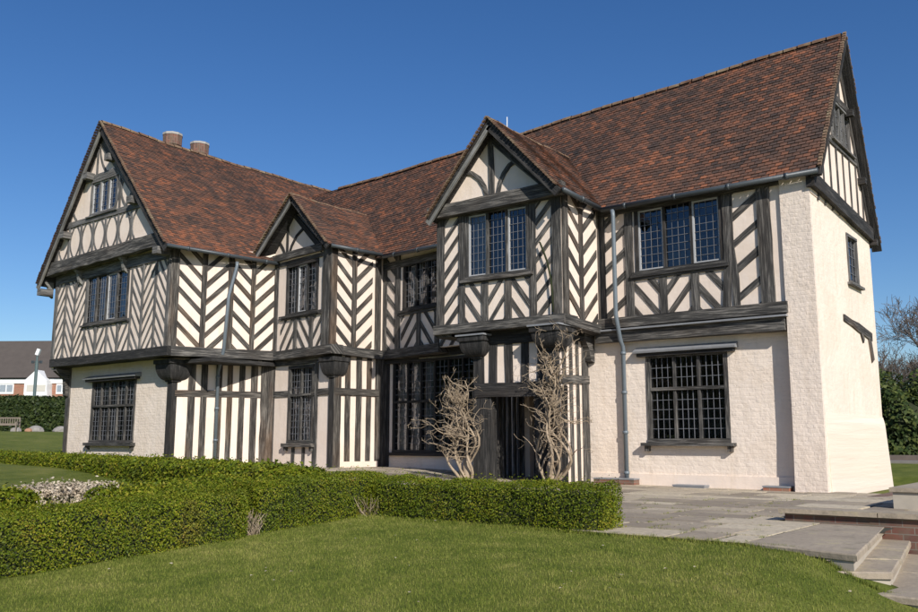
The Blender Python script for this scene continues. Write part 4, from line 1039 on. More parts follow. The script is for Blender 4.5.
tread((-2.95, 7.86), (-2.95, 10.2), (n1f.x, n1f.y), (n1b.x, 10.2), 0.0)
tread((n1f.x-.25, n1f.y-.15), (n1b.x-.2, 10.2), (n2f.x, n2f.y), (n2b.x, 10.2), -.13)
tread((n2f.x-.25, n2f.y-.35), (n2b.x-.2, 10.2), (n2f.x+2, n2f.y-.5), (n2b.x+2, 10.2), -.26, 4)
# raised platform with brick face
plat = empty('retaining_wall', (-2, 10.3, 0), 'low red brick retaining wall with stone coping beside the steps', 'low wall'); ROOTS[plat.name] = (-2, 10.3, 0)
m_ = MB(); m_.box(-3.36, 4, 10.27, 10.5, -.6, .085); m_.box(-3.36, -3.15, 10.5, 15.9, -.3, .085); part(m_, 'brickwork', M['brick'], plat)
m_ = MB(); x_ = -3.42
while x_ < 4:
    l = random.uniform(.7, 1.1); m_.box(x_+.005, x_+l-.005, 10.22+random.uniform(-.008, .008), 10.62, .088, .14+random.uniform(-.003, .003)); x_ += l
part(m_, 'coping', M['step'], plat)
paving('upper_paving', [(-3.4, 4, 10.64, 19.8)], lambda x_, y_: .135-.11*ss(12.5, 15.5, y_)*ss(-2.2, -3.3, x_), 5)
m_ = MB(); m_.box(-3.38, 4, 10.6, 19.8, -.3, .0); m_.build('upper_bedding', M['soil'], None, kind='structure')
# rendered garden wall at right
a = P(893.8, 508, Z=.14); print('garden wall', a)
gw_ = empty('garden_wall', (a.x, a.y, 0), 'low buff rendered wall with a flat stone top on the upper terrace', 'low wall'); ROOTS[gw_.name] = tuple(gw_.location)
m_ = MB(); m_.box(a.x, 4, a.y, a.y+1.6, 0, .32); part(m_, 'wall_body', M['render_wall'], gw_)
m_ = MB(); m_.box(a.x-.03, 4, a.y-.03, a.y+1.63, .322, .37); part(m_, 'wall_top', M['step'], gw_)
b = P(905, 517, Z=.2)
ck = empty('kerb_wall', (b.x, 10.6, 0), 'pale stone coping running back from the brick wall at the right edge', 'coping'); ROOTS[ck.name] = tuple(ck.location)
m_ = MB(); m_.box(b.x+.05, b.x+.5, 10.2, 12.2, .142, .2); part(m_, 'coping_stone', M['step'], ck)
# small blocks at the wall foot
def block(px0, px1, py, name, label, mats, zt2=.13, d=.22):
    a = P(px0, py, Y=16.2); b = P(px1, py, Y=16.2)
    m_ = MB(); m_.box(a.x, b.x, 16.1, 16.36, -.02, zt2, 0); m_.box(a.x-.01, b.x+.01, 16.09, 16.36, zt2+.002, zt2+.03, 1)
    o = m_.build(name, mats); o['label'] = label; o['category'] = 'block'; return o
block(765, 791, 490, 'air_brick_curb', 'red brick block with slate top at the foot of the wall by the corner pier', [M['brick_far'], M['lead']], .06)
block(675, 706, 485, 'drain_cover', 'thin grey slab at the foot of the wall below the six light window', [M['lead'], M['lead']], .03)
block(596, 636, 478, 'gully_surround', 'grey slab drain surround under the downpipe beside the porch', [M['brick'], M['lead']], .12)
# far path and kerb at right
m_ = MB(); m_.box(-14, 30, 31, 33.5, .05, .26); o = m_.build('path', M['asphalt'], None, kind='structure')
# ------------------------------------------------------------------ grass blades
def blades(name, pts, h0, h1, w, matn, kind='stuff', lean=.5):
    n = len(pts); ang = rng.uniform(0, 2*np.pi, n); hh = rng.uniform(h0, h1, n); ww = w*rng.uniform(.6, 1.3, n)
    dx, dy = np.cos(ang), np.sin(ang); la = rng.uniform(0, 2*np.pi, n); lm = hh*lean*rng.uniform(.2, 1, n)
    V = np.zeros((n, 3, 3)); V[:, 0] = pts+np.stack([-dx*ww, -dy*ww, np.zeros(n)], 1); V[:, 1] = pts+np.stack([dx*ww, dy*ww, np.zeros(n)], 1)
    V[:, 2] = pts+np.stack([np.cos(la)*lm, np.sin(la)*lm, hh], 1)
    rn = np.repeat(rng.random(n), 3)
    return npmesh(name, V.reshape(-1, 3), np.arange(3*n).reshape(-1, 3), M[matn], rn, None, kind=kind)
gzv = np.vectorize(gz)
def scatter(n, fx):
    out = []
    while sum(len(a) for a in out) < n:
        q = fx(n); out.append(q)
    return np.concatenate(out)[:n]
def near(n):
    # density falls with distance from the camera; region in front of hedges and terrace
    d = rng.uniform(3.4, 12.5, n)**1; a = R(38.3)+rng.uniform(-.62, .62, n)
    x_ = -np.sin(a)*d; y_ = np.cos(a)*d
    hx = -7.85+(y_-8.1)*(-.04)
    ok = (y_ < 7.83+.03*np.sin(x_*2.1)-.5*np.clip((x_+2.6)/.9, 0, 1)) & (x_ > hx+.0)
    return np.stack([x_[ok], y_[ok]], 1)
q = scatter(230000, near); pts = np.column_stack([q, gzv(q[:, 0], q[:, 1])-.004])
o = blades('grass_blades', pts, .012, .034, .0022, 'blade'); o['label'] = 'short mown grass blades on the front lawn'; o['category'] = 'grass'
# lawn edge tufts
n = 7000; x_ = rng.uniform(-8, -1.4, n); y_ = 7.84+rng.normal(0, .018, n)-.35*np.clip((x_+2.6)/.7, 0, 1)**1.2; pts = np.column_stack([x_, y_, gzv(x_, y_)-.004])
pv = bpy.data.objects['terrace_paving'].data; co = np.zeros(len(pv.vertices)*3, np.float32); pv.vertices.foreach_get('co', co); co = co.reshape(-1, 8, 3)[:, :4]
near_ = co[(co[:, 0, 0] > -7) & (co[:, 0, 1] < 14)]; pk = near_[rng.integers(0, len(near_), 260)]; wp = []
for q4_ in pk:
    e_ = rng.integers(0, 4); f_ = rng.random(); c_ = q4_[e_]*(1-f_)+q4_[(e_+1) % 4]*f_; m_n = rng.integers(4, 16)
    wp.append(c_+np.column_stack([rng.normal(0, .018, m_n), rng.normal(0, .012, m_n), np.full(m_n, -.008)]))
o = blades('joint_weeds', np.concatenate(wp), .012, .035, .003, 'blade'); o['label'] = 'small weeds and moss tufts in the paving joints'; o['category'] = 'weeds'
o = blades('edge_grass', pts, .02, .055, .0028, 'blade'); o['label'] = 'longer grass along the paving edge'; o['category'] = 'grass'

nl = 80; x_ = rng.uniform(-7.6, -1.8, nl); y_ = rng.uniform(4.2, 12.5, nl); Vl = []; Fl = []
for i in range(nl):
    on = y_[i] > 7.9
    if on and not (-4.2 < x_[i] < -3.0): x_[i] = -3.5-.5*(i % 3)
    z_ = (terr(x_[i], y_[i])+.012) if on else gz(x_[i], y_[i])+.026; a_ = rng.uniform(0, 6.28); sz = rng.uniform(.008, .017); k_ = len(Vl)
    for q_ in range(5):
        t_ = a_+q_*1.2566; Vl.append((x_[i]+math.cos(t_)*sz*(1.5 if q_ == 0 else 1), y_[i]+math.sin(t_)*sz, z_+rng.uniform(0, .008)))
    Fl += [(k_, k_+1, k_+2), (k_, k_+2, k_+3), (k_, k_+3, k_+4)]
o = npmesh('fallen_leaves', np.array(Vl), np.array(Fl), M['dry_leaf'], np.repeat(rng.random(nl), 5), None, kind='stuff'); o['label'] = 'scattered dry leaf bits on the lawn and paving'; o['category'] = 'leaves'
# ------------------------------------------------------------------ hedges
def leafquads(C0, Nrm, size, spread=.7):
    n = len(C0); a = rng.normal(size=(n, 3)); nn = Nrm+spread*rng.normal(size=(n, 3))*.8; nn /= np.linalg.norm(nn, axis=1)[:, None]
    t = np.cross(nn, a); t /= np.linalg.norm(t, axis=1)[:, None]; b = np.cross(nn, t)
    s = size*rng.uniform(.6, 1.3, n)[:, None]
    V = np.stack([C0-t*s*.5, C0+b*s*.28, C0+t*s*.55, C0-b*s*.28], 1)
    return V.reshape(-1, 3), np.arange(4*n).reshape(-1, 4)
def hedge(name, base, width, h, zf, density, size, leaf, label, cat='hedge', rough=.035, rbevel=.12, group=None, gaps=(), clump=.0):
    """base: plan polyline of centre; box section with rounded shoulders"""
    base = [Vector((p[0], p[1], 0)) for p in base]
    seg = [(base[i+1]-base[i]).length for i in range(len(base)-1)]; T = sum(seg)
    root = empty(name, (base[0].x, base[0].y, zf(base[0].x, base[0].y)), label, cat, group); ROOTS[root.name] = tuple(root.location)
    def at(s):
        i = 0
        while i < len(seg)-1 and s > seg[i]: s -= seg[i]; i += 1
        d = (base[i+1]-base[i]).normalized(); p = base[i]+d*s
        return p, d, Vector((d.y, -d.x, 0))
    per = 2*h+width
    def wob(s, q):
        return .016*math.sin(s*2.1+q*2)+.016*math.sin(s*6.3+q*5+1)+.012*math.sin(s*15.1+q*9)
    def sect(c):   # c along perimeter -> (lateral, z, nl, nz)
        if c < h: l, z, nl, nz = width/2, c, 1, 0
        elif c < h+width: l, z, nl, nz = width/2-(c-h), h, 0, 1
        else: l, z, nl, nz = -width/2, h-(c-h-width), -1, 0
        # round shoulders
        dx = width/2-abs(l); dz = h-z
        if dx < rbevel and dz < rbevel:
            ex, ez = 1-dx/rbevel, 1-dz/rbevel; m_ = max(ex, ez); ln = math.hypot(ex, ez) or 1
            sg = 1 if l > 0 else -1; l = sg*(width/2-rbevel+rbevel*ex/ln*m_); z = h-rbevel+rbevel*ez/ln*m_; nl, nz = sg*ex/ln, ez/ln
        return l, z, nl, nz
    def endf(s):
        e = max(0, min(1, min(s, T-s)/.2)); return .72+.28*math.sqrt(1-(1-e)**2)
    # core
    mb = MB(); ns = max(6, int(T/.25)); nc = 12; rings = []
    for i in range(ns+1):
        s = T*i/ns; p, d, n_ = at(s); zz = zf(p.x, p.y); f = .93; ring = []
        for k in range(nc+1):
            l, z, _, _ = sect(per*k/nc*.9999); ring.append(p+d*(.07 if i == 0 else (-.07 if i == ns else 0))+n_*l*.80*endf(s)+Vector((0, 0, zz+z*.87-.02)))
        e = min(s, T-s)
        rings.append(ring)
    mb.loft(rings); part(mb, 'branches', M['core'], root)  # solid core behind the leaves, inner shade put into its dark colour
    n = int((T*per+2*width*h)*density); Cc = np.zeros((n, 3)); Nn = np.zeros((n, 3)); i = 0
    nend = int(2*width*h*density)
    rs = rng.random((n, 4))
    for i in range(n):
        if i < nend:
            s = 0 if i % 2 else T; p, d, n_ = at(s); l = (rs[i, 0]-.5)*width; z = rs[i, 1]*h; sg = -1 if s == 0 else 1
            o_ = (rs[i, 2]-.6)*rough*2+wob(l*3, z)*.8; 
            if z > h-rbevel and abs(l) > width/2-rbevel*.7: z -= .05
            q_ = p+n_*l*.74+d*sg*(o_-.02); nv = d*sg
        else:
            s = rs[i, 0]*T; c_ = rs[i, 1]*per; p, d, n_ = at(s); l, z, nl, nz = sect(c_); nv = n_*nl+Vector((0, 0, nz))
            dd = (rs[i, 2]-.65)*rough*2+wob(s, c_)*.8+(rs[i, 3]*.6+.2)*.09*(rs[i, 3] > .965); q_ = p+n_*(l*endf(s)+nl*dd); z = z+nz*dd
        if clump: z *= 1-clump*(.5+.5*math.sin(s*2.3+1.3*l))
        Cc[i] = (q_.x, q_.y, zf(p.x, p.y)+max(.01, z)); Nn[i] = nv
    V, Fq = leafquads(Cc, Nn, size)
    o = npmesh('foliage', V, Fq, M[leaf], np.repeat(rng.random(n), 4), root); fixparent(o, root)
    return root
hd = 8500
hedge('box_hedge', [(-7.75, 8.22), (-4.42, 8.14)], .58, .47, lambda a, b: gz(a, b), hd, .0225, 'box_leaf', 'clipped box hedge running in front of the porch, its right end free on the paving', group='clipped box hedges')
hedge('box_hedge', [(-8.1, 6.36), (-8.05, 8.4)], .62, .53, lambda a, b: gz(a, b), hd, .0225, 'box_leaf', 'short clipped box hedge left of the inner corner, between the two gaps of bare twigs', group='clipped box hedges')
hedge('box_hedge', [(-8.35, .8), (-8.08, 6.14)], .85, .5, lambda a, b: gz(a, b), hd, .0225, 'box_leaf', 'long clipped box hedge in the left foreground beside the lawn', group='clipped box hedges')
h4 = [P(x_, y_, Z=.5) for x_, y_ in ((-40, 450), (0, 453), (72, 456), (165, 461), (230, 464.5), (305, 471))]
hedge('box_hedge', [(p.x, p.y) for p in h4], .8, .55, lambda a, b: -.03, 1500, .06, 'box_leaf', 'long clipped box hedge at the foot of the cross wing', group='clipped box hedges', rbevel=.15)
h5 = [P(x_, y_, Z=.42) for x_, y_ in ((112, 486), (170, 481), (240, 473), (296, 469))]
hedge('box_hedge', [(p.x, p.y) for p in h5], .75, .40, lambda a, b: -.03, 2600, .042, 'box_leaf', 'inner box hedge running towards the projecting bay, behind the foreground hedge', group='clipped box hedges')
h6 = [P(x_, y_, Z=.42) for x_, y_ in ((-60, 487), (10, 492))]
hedge('box_hedge', [(p.x, p.y) for p in h6], .7, .45, lambda a, b: -.03, 2600, .042, 'box_leaf', 'stub of box hedge at the left edge beside the dry lavender', group='clipped box hedges')
h7 = [P(x_, y_, Z=.25) for x_, y_ in ((28, 492), (60, 489), (108, 486))]
hedge('lavender_bed', [(p.x, p.y) for p in h7], .6, .28, lambda a, b: 0, 2200, .05, 'dry_leaf', 'patch of dry pale lavender stems between the box hedges', 'plants', rough=.07)
# bare twig tufts in the hedge gaps
def tuft(x0, y0, label, n=45, h=.3):
    mb = MB()
    for i in range(n):
        a = random.uniform(0, 6.28); r = random.uniform(0, .2); b = Vector((x0+random.uniform(-.10, .10), y0+random.uniform(-.07, .07), gz(x0, y0)-.02))
        pts = [b]; 
        for k in range(3): pts.append(pts[-1]+Vector((math.cos(a)*r*.4+random.uniform(-.04, .04), math.sin(a)*r*.4+random.uniform(-.04, .04), h/3*random.uniform(.6, 1.1))))
        mb.tube(pts, [.006, .005, .004, .002], 3, False)
    o = mb.build('bare_twigs', M['twig']); o['label'] = label; o['category'] = 'twigs'; o['group'] = 'bare twigs in hedge gaps'
tuft(-7.84, 6.24, 'brown bare twigs filling the left gap in the foreground hedge'); tuft(-7.72, 7.95, 'brown bare twigs at the inner hedge corner', 40)

# background left yew hedge
a = P(-60, 436, Z=1.15); b = P(75, 436, Z=1.15); print('yew', a, b)
hb = [(a.x*1.15, a.y*1.15), (b.x*1.12+2, b.y*1.12)]
def flat(z): return lambda x_, y_: z
yh = []
for px in (-160, 0, 170): 
    r_ = ray(px, 420); s_ = 66/math.hypot(r_[0], r_[1]); yh.append((r_[0]*s_, r_[1]*s_))
hedge('yew_hedge', yh, 2.0, 2.6, lambda a, b: 1.2, 260, .24, 'yew_leaf', 'tall dark yew hedge closing the lawn at far left', rough=.12, rbevel=.3)
# right background shrubs
def bush(name, c, rx, ry, rz, n, size, leaf, label, cat='shrub', group=None):
    root = empty(name, c, label, cat, group); ROOTS[root.name] = tuple(c)
    u = rng.normal(size=(n, 3)); u /= np.linalg.norm(u, axis=1)[:, None]; u[:, 2] = np.abs(u[:, 2])
    lob = 1+.16*np.sin(u[:, 0]*5+c[0])*np.cos(u[:, 1]*6)+.12*np.sin(u[:, 2]*9+u[:, 0]*7)
    rad = lob*(1-.35*rng.random(n)**2); Cc = np.array(c)+u*rad[:, None]*np.array([rx, ry, rz]); Cc[:, 2] = np.maximum(Cc[:, 2], c[2]+.03)
    V, Fq = leafquads(Cc, u, size); o = npmesh('foliage', V, Fq, M[leaf], np.repeat(rng.random(n), 4), root); fixparent(o, root)
    mb = MB(); 
    for i in range(9):
        a = i*.7; mb.tube([Vector(c), Vector(c)+Vector((math.cos(a)*rx*.3, math.sin(a)*ry*.3, rz*.45)), Vector(c)+Vector((math.cos(a)*rx*.62, math.sin(a)*ry*.62, rz*.8*random.uniform(.6, 1)))], [.06, .04, .015], 5)
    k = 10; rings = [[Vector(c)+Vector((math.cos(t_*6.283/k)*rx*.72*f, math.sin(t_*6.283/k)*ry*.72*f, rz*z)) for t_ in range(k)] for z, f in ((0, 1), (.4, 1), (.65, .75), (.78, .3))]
    mb.loft(rings); part(mb, 'branches', M['core'], root)  # stems plus a solid core whose dark colour stands for inner shade
    return root
def dirpt(px, d, z):
    r_ = ray(px, 440); s_ = d/math.hypot(r_[0], r_[1]); return (r_[0]*s_, r_[1]*s_, z)
bush('laurel_bush', dirpt(892, 37, .2), 2.3, 2.2, 3.0, 9000, .2, 'laurel_leaf', 'dark evergreen laurel nearest the end wall at the right', group='evergreen shrubs at right')
bush('laurel_bush', dirpt(935, 38, .2), 2.4, 2.2, 3.1, 9000, .2, 'laurel_leaf', 'dark evergreen laurel cut by the right edge of the picture', group='evergreen shrubs at right')
bush('laurel_bush', dirpt(862, 41, .2), 2.4, 2.4, 3.0, 5000, .22, 'laurel_leaf', 'dark evergreen laurel half hidden behind the end wall', group='evergreen shrubs at right')
m_ = MB()
a = Vector(dirpt(870, 33, 0)); b = Vector(dirpt(960, 33, 0)); m_.obox(a+Vector((0, 0, .28)), b+Vector((0, 0, .28)), .3, .3)
o = m_.build('kerb_stones', M['bark']); o['label'] = 'low stone kerb beyond the right hand grass, coloured dark as a shadow band'; o['category'] = 'kerb'  # kerb colour stands in for the dark shadow band behind the grass

# ------------------------------------------------------------------ bare trees
def branch_tree(mb, p, d, length, r, depth, rnd, spread=.55, up=.15, minr=.006, nb=(2, 4), wig=.18, segs=4, shrink=.72):
    pts = [Vector(p)]; rad = [r]; dd = Vector(d).normalized()
    for i in range(segs):
        dd = (dd+Vector((rnd.gauss(0, wig), rnd.gauss(0, wig), rnd.gauss(0, wig)+up*.3))).normalized()
        pts.append(pts[-1]+dd*length/segs); rad.append(max(minr, r*(1-.5*(i+1)/segs)))
    mb.tube(pts, rad, 5 if depth > 2 else (4 if depth > 1 else 3), False)
    if depth == 0: return
    for k in range(rnd.randint(*nb)):
        i = rnd.randint(max(1, segs//2-1), segs); a = rnd.uniform(0, 6.28); s = rnd.uniform(.5, 1.1)*spread
        x_ = dd.cross(Vector((0, 0, 1))); x_ = x_.normalized() if x_.length > .1 else Vector((1, 0, 0)); y_ = dd.cross(x_)
        nd = (dd+(x_*math.cos(a)+y_*math.sin(a))*s*1.6+Vector((0, 0, up))).normalized()
        branch_tree(mb, pts[i], nd, length*shrink*rnd.uniform(.7, 1.1), rad[i]*.62, depth-1, rnd, spread, up, minr, nb, wig, segs, shrink)
def tree(c, h, seed, label, group, depth=6, r=.22, minr=.012):
    rnd = random.Random(seed); root = empty('bare_tree', c, label, 'tree', group); ROOTS[root.name] = tuple(c)
    mb = MB(); th = h*.28; mb.tube([Vector(c)-Vector((0, 0, .3)), Vector(c)+Vector((.1, 0, th*.5)), Vector(c)+Vector((0, .1, th))], [r*1.3, r, r*.9], 8)
    part(mb, 'trunk', M['bark'], root)
    mb = MB()
    for k in range(5):
        a = k*1.26+rnd.random(); branch_tree(mb, Vector(c)+Vector((0, .1, th*rnd.uniform(.8, 1))), (math.cos(a)*.6, math.sin(a)*.6, 1), h*.26, r*.45, depth-1, rnd, .5, .1, minr, (3, 4), .17, 4, .74)
    part(mb, 'crown', M['bark'], root)
tree(dirpt(893, 62, .4), 8.6, 3, 'smaller bare tree rising just right of the end wall', 'bare trees at right', minr=.011)
tree(dirpt(948, 52, .4), 10.5, 11, 'larger bare tree whose branches enter from the right edge', 'bare trees at right', minr=.010)
tree(dirpt(905, 80, .4), 8.5, 5, 'faint bare tree behind the smaller one at right', 'bare trees at right', minr=.014)

Vt = []; Ft = []; kk = 0
for i in range(13):
    f = i/12; cx_ = -66+f*52+random.uniform(-2, 2); cy_ = -2-24*f+random.uniform(-2, 2); n = 1500; u = rng.normal(size=(n, 3)); u /= np.linalg.norm(u, axis=1)[:, None]
    rad = (1-.4*rng.random(n)**2)[:, None]; Cc = np.array([cx_, cy_, 4.2])+u*rad*np.array([4.2, 4.2, 4.9*random.uniform(.8, 1.15)]); Cc[:, 2] = np.maximum(Cc[:, 2], -.3)
    v_, f_ = leafquads(Cc, u, .95); Vt.append(v_); Ft.append(f_+kk); kk += len(v_)
o = npmesh('unseen_tree_belt', np.concatenate(Vt), np.concatenate(Ft), M['yew_leaf'], np.repeat(rng.random(kk//4), 4), None, kind='stuff'); o['label'] = 'unseen belt of evergreen trees added to darken the window reflections'; o['category'] = 'trees'  # out of view, added so the lower panes mirror something dark
# wisteria on porch
def wisteria(c, h, seed, label, lean, n, spread, side):
    rnd = random.Random(seed); root = empty('climbing_shrub', c, label, 'shrub', 'bare climbers at the porch'); ROOTS[root.name] = tuple(c)
    mb = MB(); tw2 = MB()
    for k in range(n):
        a = 6.28*k/n+rnd.uniform(-.3, .3); p = Vector(c)+Vector((math.cos(a)*.11, math.sin(a)*.08, -.05)); pts = [p]
        d = Vector((math.cos(a)*spread+lean, math.sin(a)*spread*.4, 1)).normalized(); L_ = h*rnd.uniform(.75, 1.1); sg = 16; ph = rnd.uniform(0, 6.28); am = rnd.uniform(.25, .5)
        for i in range(sg):
            d = (d+Vector((am*math.sin(i*.75+ph)+rnd.gauss(0, .1)+lean*.12, .22*math.cos(i*.9+ph)+rnd.gauss(0, .08), .16))).normalized()
            off = pts[-1]-Vector(c); off.z = 0; d = (d-off*.30).normalized()
            q_ = pts[-1]+d*L_/sg; q_.y = min(q_.y, c[1]+.14); pts.append(q_)
        r0 = rnd.uniform(.018, .036); mb.tube(pts, [r0*(1-.7*i/sg)*rnd.uniform(.9, 1.12) for i in range(sg+1)], 6, False)
        for i in range(4, sg+1):
            if rnd.random() < (.85 if i > 7 else .45):
                a2 = rnd.uniform(0, 6.28); nd = Vector((math.cos(a2)+lean*2, -abs(math.sin(a2))*.6, rnd.uniform(-.05, .8)))
                branch_tree(tw2, pts[i], nd, rnd.uniform(.25, .58), .011, 3, rnd, .55, .1, .0032, (1, 2), .3, 4, .62)
    b0 = Vector(c); mb.tube([b0-Vector((0, 0, .1)), b0+Vector((.03, 0, .12)), b0+Vector((-.02, .02, .3)), b0+Vector((.02, 0, .5))], [.13, .10, .08, .04], 8)
    for k in range(side):
        z = h*rnd.uniform(.35, .85); branch_tree(tw2, b0+Vector((lean*z*.5, 0, z)), Vector((-1 if lean < 0 else rnd.choice((-1, 1)), -.35, rnd.uniform(.1, .6))), rnd.uniform(.5, .8), .02, 4, rnd, .5, .1, .0035, (2, 2), .3, 5, .62)
    part(mb, 'stems', M['twig'], root, True); part(tw2, 'twigs', M['twig'], root)
ca = P(468, 482, Y=14.55); cb = P(553, 484, Y=14.8); print('wis', ca, cb)
wisteria((ca.x, 14.5, .1), 2.35, 4, 'pale bare climber with spreading twisted stems left of the porch doorway', -.12, 8, .5, 5)
wisteria((cb.x, 14.72, .08), 2.9, 9, 'tall bare climber on the post right of the porch doorway', 0.0, 9, .4, 4)

# ------------------------------------------------------------------ far house
hc = Vector(dirpt(30, 98, 0)); fx = (Vector((RT[0], RT[1], 0))*.98+Vector((FW[0], FW[1], 0))*-.05).normalized()
fh = empty('brick_house', (hc.x, hc.y, 1), 'red brick suburban house with brown roof and white gable beyond the yew hedge', 'house'); ROOTS[fh.name] = (hc.x, hc.y, 1)
def HP(px, py, dn=0):         # point on the front plane of the far house
    n_ = Vector((-fx.y, fx.x, 0)); n_ = n_ if n_.dot(Vector((FW[0], FW[1], 0))) > 0 else -n_
    r_ = Vector(ray(px, py)); A = hc+n_*dn; t_ = (A-Vector((0, 0, CAMH))).dot(n_)/r_.dot(n_); return Vector((0, 0, CAMH))+r_*t_
hn = Vector((-fx.y, fx.x, 0)); hn = hn if hn.dot(Vector((FW[0], FW[1], 0))) > 0 else -hn
def hbox(px0, px1, py0, py1, out, mat_, name, parent=fh, depth=.1):
    a, b, c2, d2 = HP(px0, py1), HP(px1, py1), HP(px1, py0), HP(px0, py0); z0 = (a.z+b.z)/2; z1 = (c2.z+d2.z)/2
    a.z = b.z = z0; c2 = Vector((b.x, b.y, z1)); d2 = Vector((a.x, a.y, z1)); m_ = MB()
    f_ = [v-hn*out for v in (a, b, c2, d2)]; k_ = [v+hn*depth for v in (a, b, c2, d2)]
    ww = (b-a).length; m_.face(f_, [(0, z0), (ww, z0), (ww, z1), (0, z1)])
    for i in range(4): j = (i+1) % 4; m_.face([k_[i], k_[j], f_[j], f_[i]])
    return part(m_, name, M[mat_], parent)
hbox(-60, 110, 379, 440, 0, 'brick_far', 'wall', depth=7)
# roof
e0, e1 = HP(-75, 376), HP(120, 376); e1.z = e0.z = HP(20, 376).z; m_ = MB(); r0_ = e0+hn*5; r1_ = e1+hn*5; r0_.z = r1_.z = HP(20, 341, 5).z
m_.face([e0-hn*.4-Vector((0, 0, .2)), e1-hn*.4-Vector((0, 0, .2)), r1_, r0_]); m_.face([r0_, r1_, e1+hn*10.4, e0+hn*10.4]); m_.face([e1-hn*.4-Vector((0, 0, .2)), e1+hn*10.4, r1_]); m_.face([e0-hn*.4, r0_, e0+hn*10.4]); part(m_, 'roof', M['farroof'], fh)
hbox(-60, 110, 379, 383.5, .12, 'white', 'fascia')
for (x0, x1, y0, y1) in ((-30, -16, 383.5, 394), (-1, 13.5, 383.5, 394), (56, 68, 384, 394)):
    w_ = hbox(x0, x1, y0, y1, .06, 'white', 'window')
    hbox(x0+1, (x0+x1)/2-.6, y0+1.5, y1-2, .09, 'glass', 'pane', w_, .02); hbox((x0+x1)/2+.6, x1-1, y0+1.5, y1-2, .09, 'glass', 'pane', w_, .02)
g_ = MB(); pr_ = [HP(28, 398), HP(52, 398), HP(52, 381), HP(41.5, 370.5), HP(31, 381)]; pr_ = [HP(28.5, 400), HP(52, 400), HP(52, 381), HP(41.5, 370.5), HP(30, 381)]
f_ = [v-hn*1.0 for v in pr_]; k_ = [v+hn*2 for v in pr_]; g_.face(f_)
for i in range(5): j = (i+1) % 5; g_.face([k_[i], k_[j], f_[j], f_[i]])
G_ = part(g_, 'gable_bay', M['white'], fh, label='white boarded gable bay')
w_ = hbox(31, 51.5, 384.5, 396, 1.04, 'white', 'window'); 
for i in range(2): hbox(32+i*10, 40.5+i*10, 385.5, 392, 1.07, 'curtain', 'pane', w_, -1.02)
# lamp post with camera
lp = Vector(dirpt(31, 72, 0)); lp.z = gz(lp.x, lp.y)
s_ = 72
lz = lambda py: CAMH+(441-py)/864.5*s_*.9
top = lz(352)
lamp = empty('camera_post', tuple(lp), 'slim green grey post with a white camera head in front of the far house', 'post'); ROOTS[lamp.name] = tuple(lp)
m_ = MB(); m_.tube([lp, Vector((lp.x, lp.y, lz(362)))], .12, 8); m_.tube([Vector((lp.x, lp.y, lz(362))), Vector((lp.x, lp.y, top))], .07, 8); part(m_, 'pole', M['post'], lamp)
m_ = MB(); a = Vector((lp.x, lp.y, top)); fr = Vector((RT[0], RT[1], 0)); m_.obox(a+fr*-.03+Vector((0, 0, -.3)), a+fr*.12+Vector((0, 0, .15)), .24, .24); part(m_, 'camera_head', M['white'], lamp)
m_ = MB(); a = Vector((lp.x, lp.y, lz(363))); m_.obox(a-fr*.3, a+fr*.3, .06, .06)
for sg in (-1, 1): m_.obox(a+fr*sg*.3-Vector((0, 0, .1)), a+fr*sg*.3+Vector((0, 0, .1)), .16, .16, Vector((1, 0, 0)))
part(m_, 'lamp_arm', M['gutter'], lamp)
# bench
bp = Vector(dirpt(0, 62, 0)); bp.z = gz(bp.x, bp.y)+.0; bn = empty('garden_bench', tuple(bp), 'weathered wooden bench against the yew hedge at the left edge', 'bench'); ROOTS[bn.name] = tuple(bp)
fw3 = Vector((FW[0], FW[1], 0))
def bb(name, x0, x1, y0, y1, z0, z1):
    m_ = MB(); a = bp+fr*x0+fw3*(y0+y1)/2+Vector((0, 0, (z0+z1)/2)); b = bp+fr*x1+fw3*(y0+y1)/2+Vector((0, 0, (z0+z1)/2)); m_.obox(a, b, abs(y1-y0), abs(z1-z0)); part(m_, name, M['bench'], bn)
bb('seat', -1.1, .95, 0, .45, .42, .47)
m_ = MB()
for z in (.9, .52): a = bp+fr*-1.1+fw3*.47+Vector((0, 0, z)); m_.obox(a, a+fr*2.05, .05, .08)
for i in range(14): a = bp+fr*(-1.05+i*.15)+fw3*.47; m_.obox(a+Vector((0, 0, .5)), a+Vector((0, 0, .9)), .05, .03, Vector((1, 0, 0)))
part(m_, 'backrest', M['bench'], bn)
for x_, y_ in ((-1.08, 0), (.9, 0), (-1.08, .45), (.9, .45)): bb('leg', x_, x_+.07, y_-.03, y_+.04, 0, .62 if y_ == 0 else .9)
for x_ in (-1.08, .9): bb('armrest', x_, x_+.07, 0, .45, .62, .66)
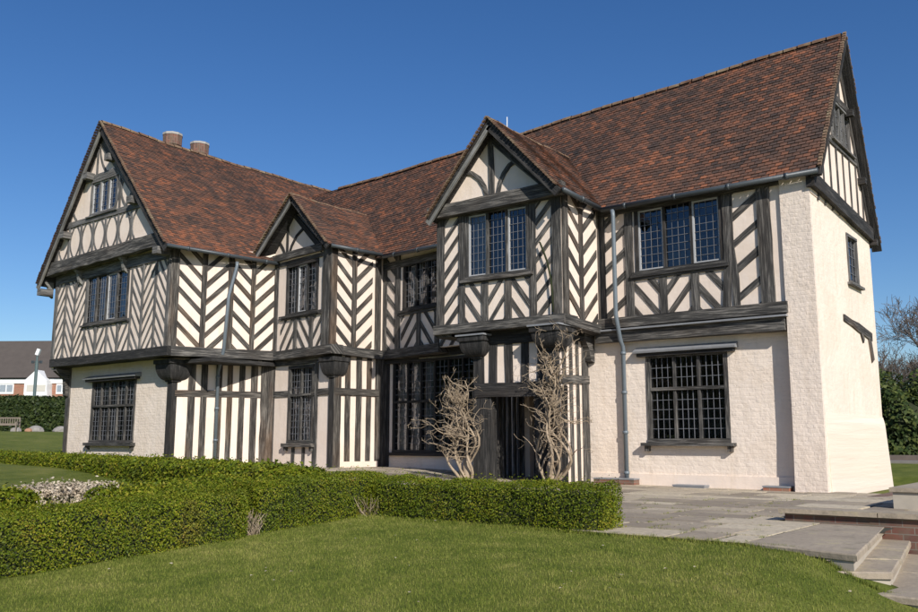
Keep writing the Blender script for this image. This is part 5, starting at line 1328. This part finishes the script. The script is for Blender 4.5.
# rocks
def rock(px, py, d, r, mat_, label, name='garden_rock', cat='rock'):
    c = Vector(dirpt(px, d, 0)); c.z = gz(c.x, c.y)+.1; rings = []; k = 9
    for z, f in ((-.6, .9), (0, 1), (.35, .85), (.6, .5), (.68, .15)):
        rings.append([c+Vector((math.cos(i*6.283/k)*r*f*random.uniform(.85, 1.15), math.sin(i*6.283/k)*r*f*random.uniform(.85, 1.15), z*r)) for i in range(k)])
    m_ = MB(); m_.loft(rings); o = m_.build(name, M[mat_]); o['label'] = label; o['category'] = cat; o['group'] = 'stones below the yew hedge'
rock(28, 436, 62, .25, 'orange_pot', 'orange brown stone below the yew hedge')
rock(35, 436, 62.3, .5, 'rock', 'larger grey stone beside the orange stone'); rock(15, 437, 62, .35, 'rock', 'grey stone beside the bench')
rock(60, 436, 62, .45, 'rock', 'grey stone near the wall of the house, below the yew hedge')

# ------------------------------------------------------------------ light
SUN = Vector((.845, -.535, 0)).normalized(); el = R(31)
sv = Vector((SUN.x*math.cos(el), SUN.y*math.cos(el), math.sin(el)))
sun = bpy.data.objects.new('sun', bpy.data.lights.new('sun', 'SUN')); C.objects.link(sun)
sun.data.energy = 4.5; sun.data.angle = R(.55); sun.data.color = (1, .95, .875)
sun.rotation_euler = sv.to_track_quat('Z', 'Y').to_euler(); sun.location = (10, -10, 30)
w = bpy.data.worlds.new('World'); scene.world = w; w.use_nodes = True; nt = w.node_tree
sky = nt.nodes.new('ShaderNodeTexSky'); sky.sky_type = 'NISHITA'; sky.sun_disc = False; sky.sun_elevation = el; sky.sun_rotation = math.atan2(sv.x, sv.y)
sky.air_density = 1.0; sky.dust_density = .35; sky.ozone_density = 4.0; sky.altitude = 100
bg = nt.nodes['Background']; bg.inputs['Strength'].default_value = .092
hs = nt.nodes.new('ShaderNodeHueSaturation'); hs.inputs['Saturation'].default_value = 1.22; hs.inputs['Hue'].default_value = .508; L(nt, sky.outputs[0], hs.inputs['Color']); L(nt, hs.outputs[0], bg.inputs['Color'])
scene.view_settings.view_transform = 'Standard'; scene.view_settings.look = 'None'; scene.view_settings.exposure = .2; scene.view_settings.gamma = 1
scene.render.engine = 'CYCLES'
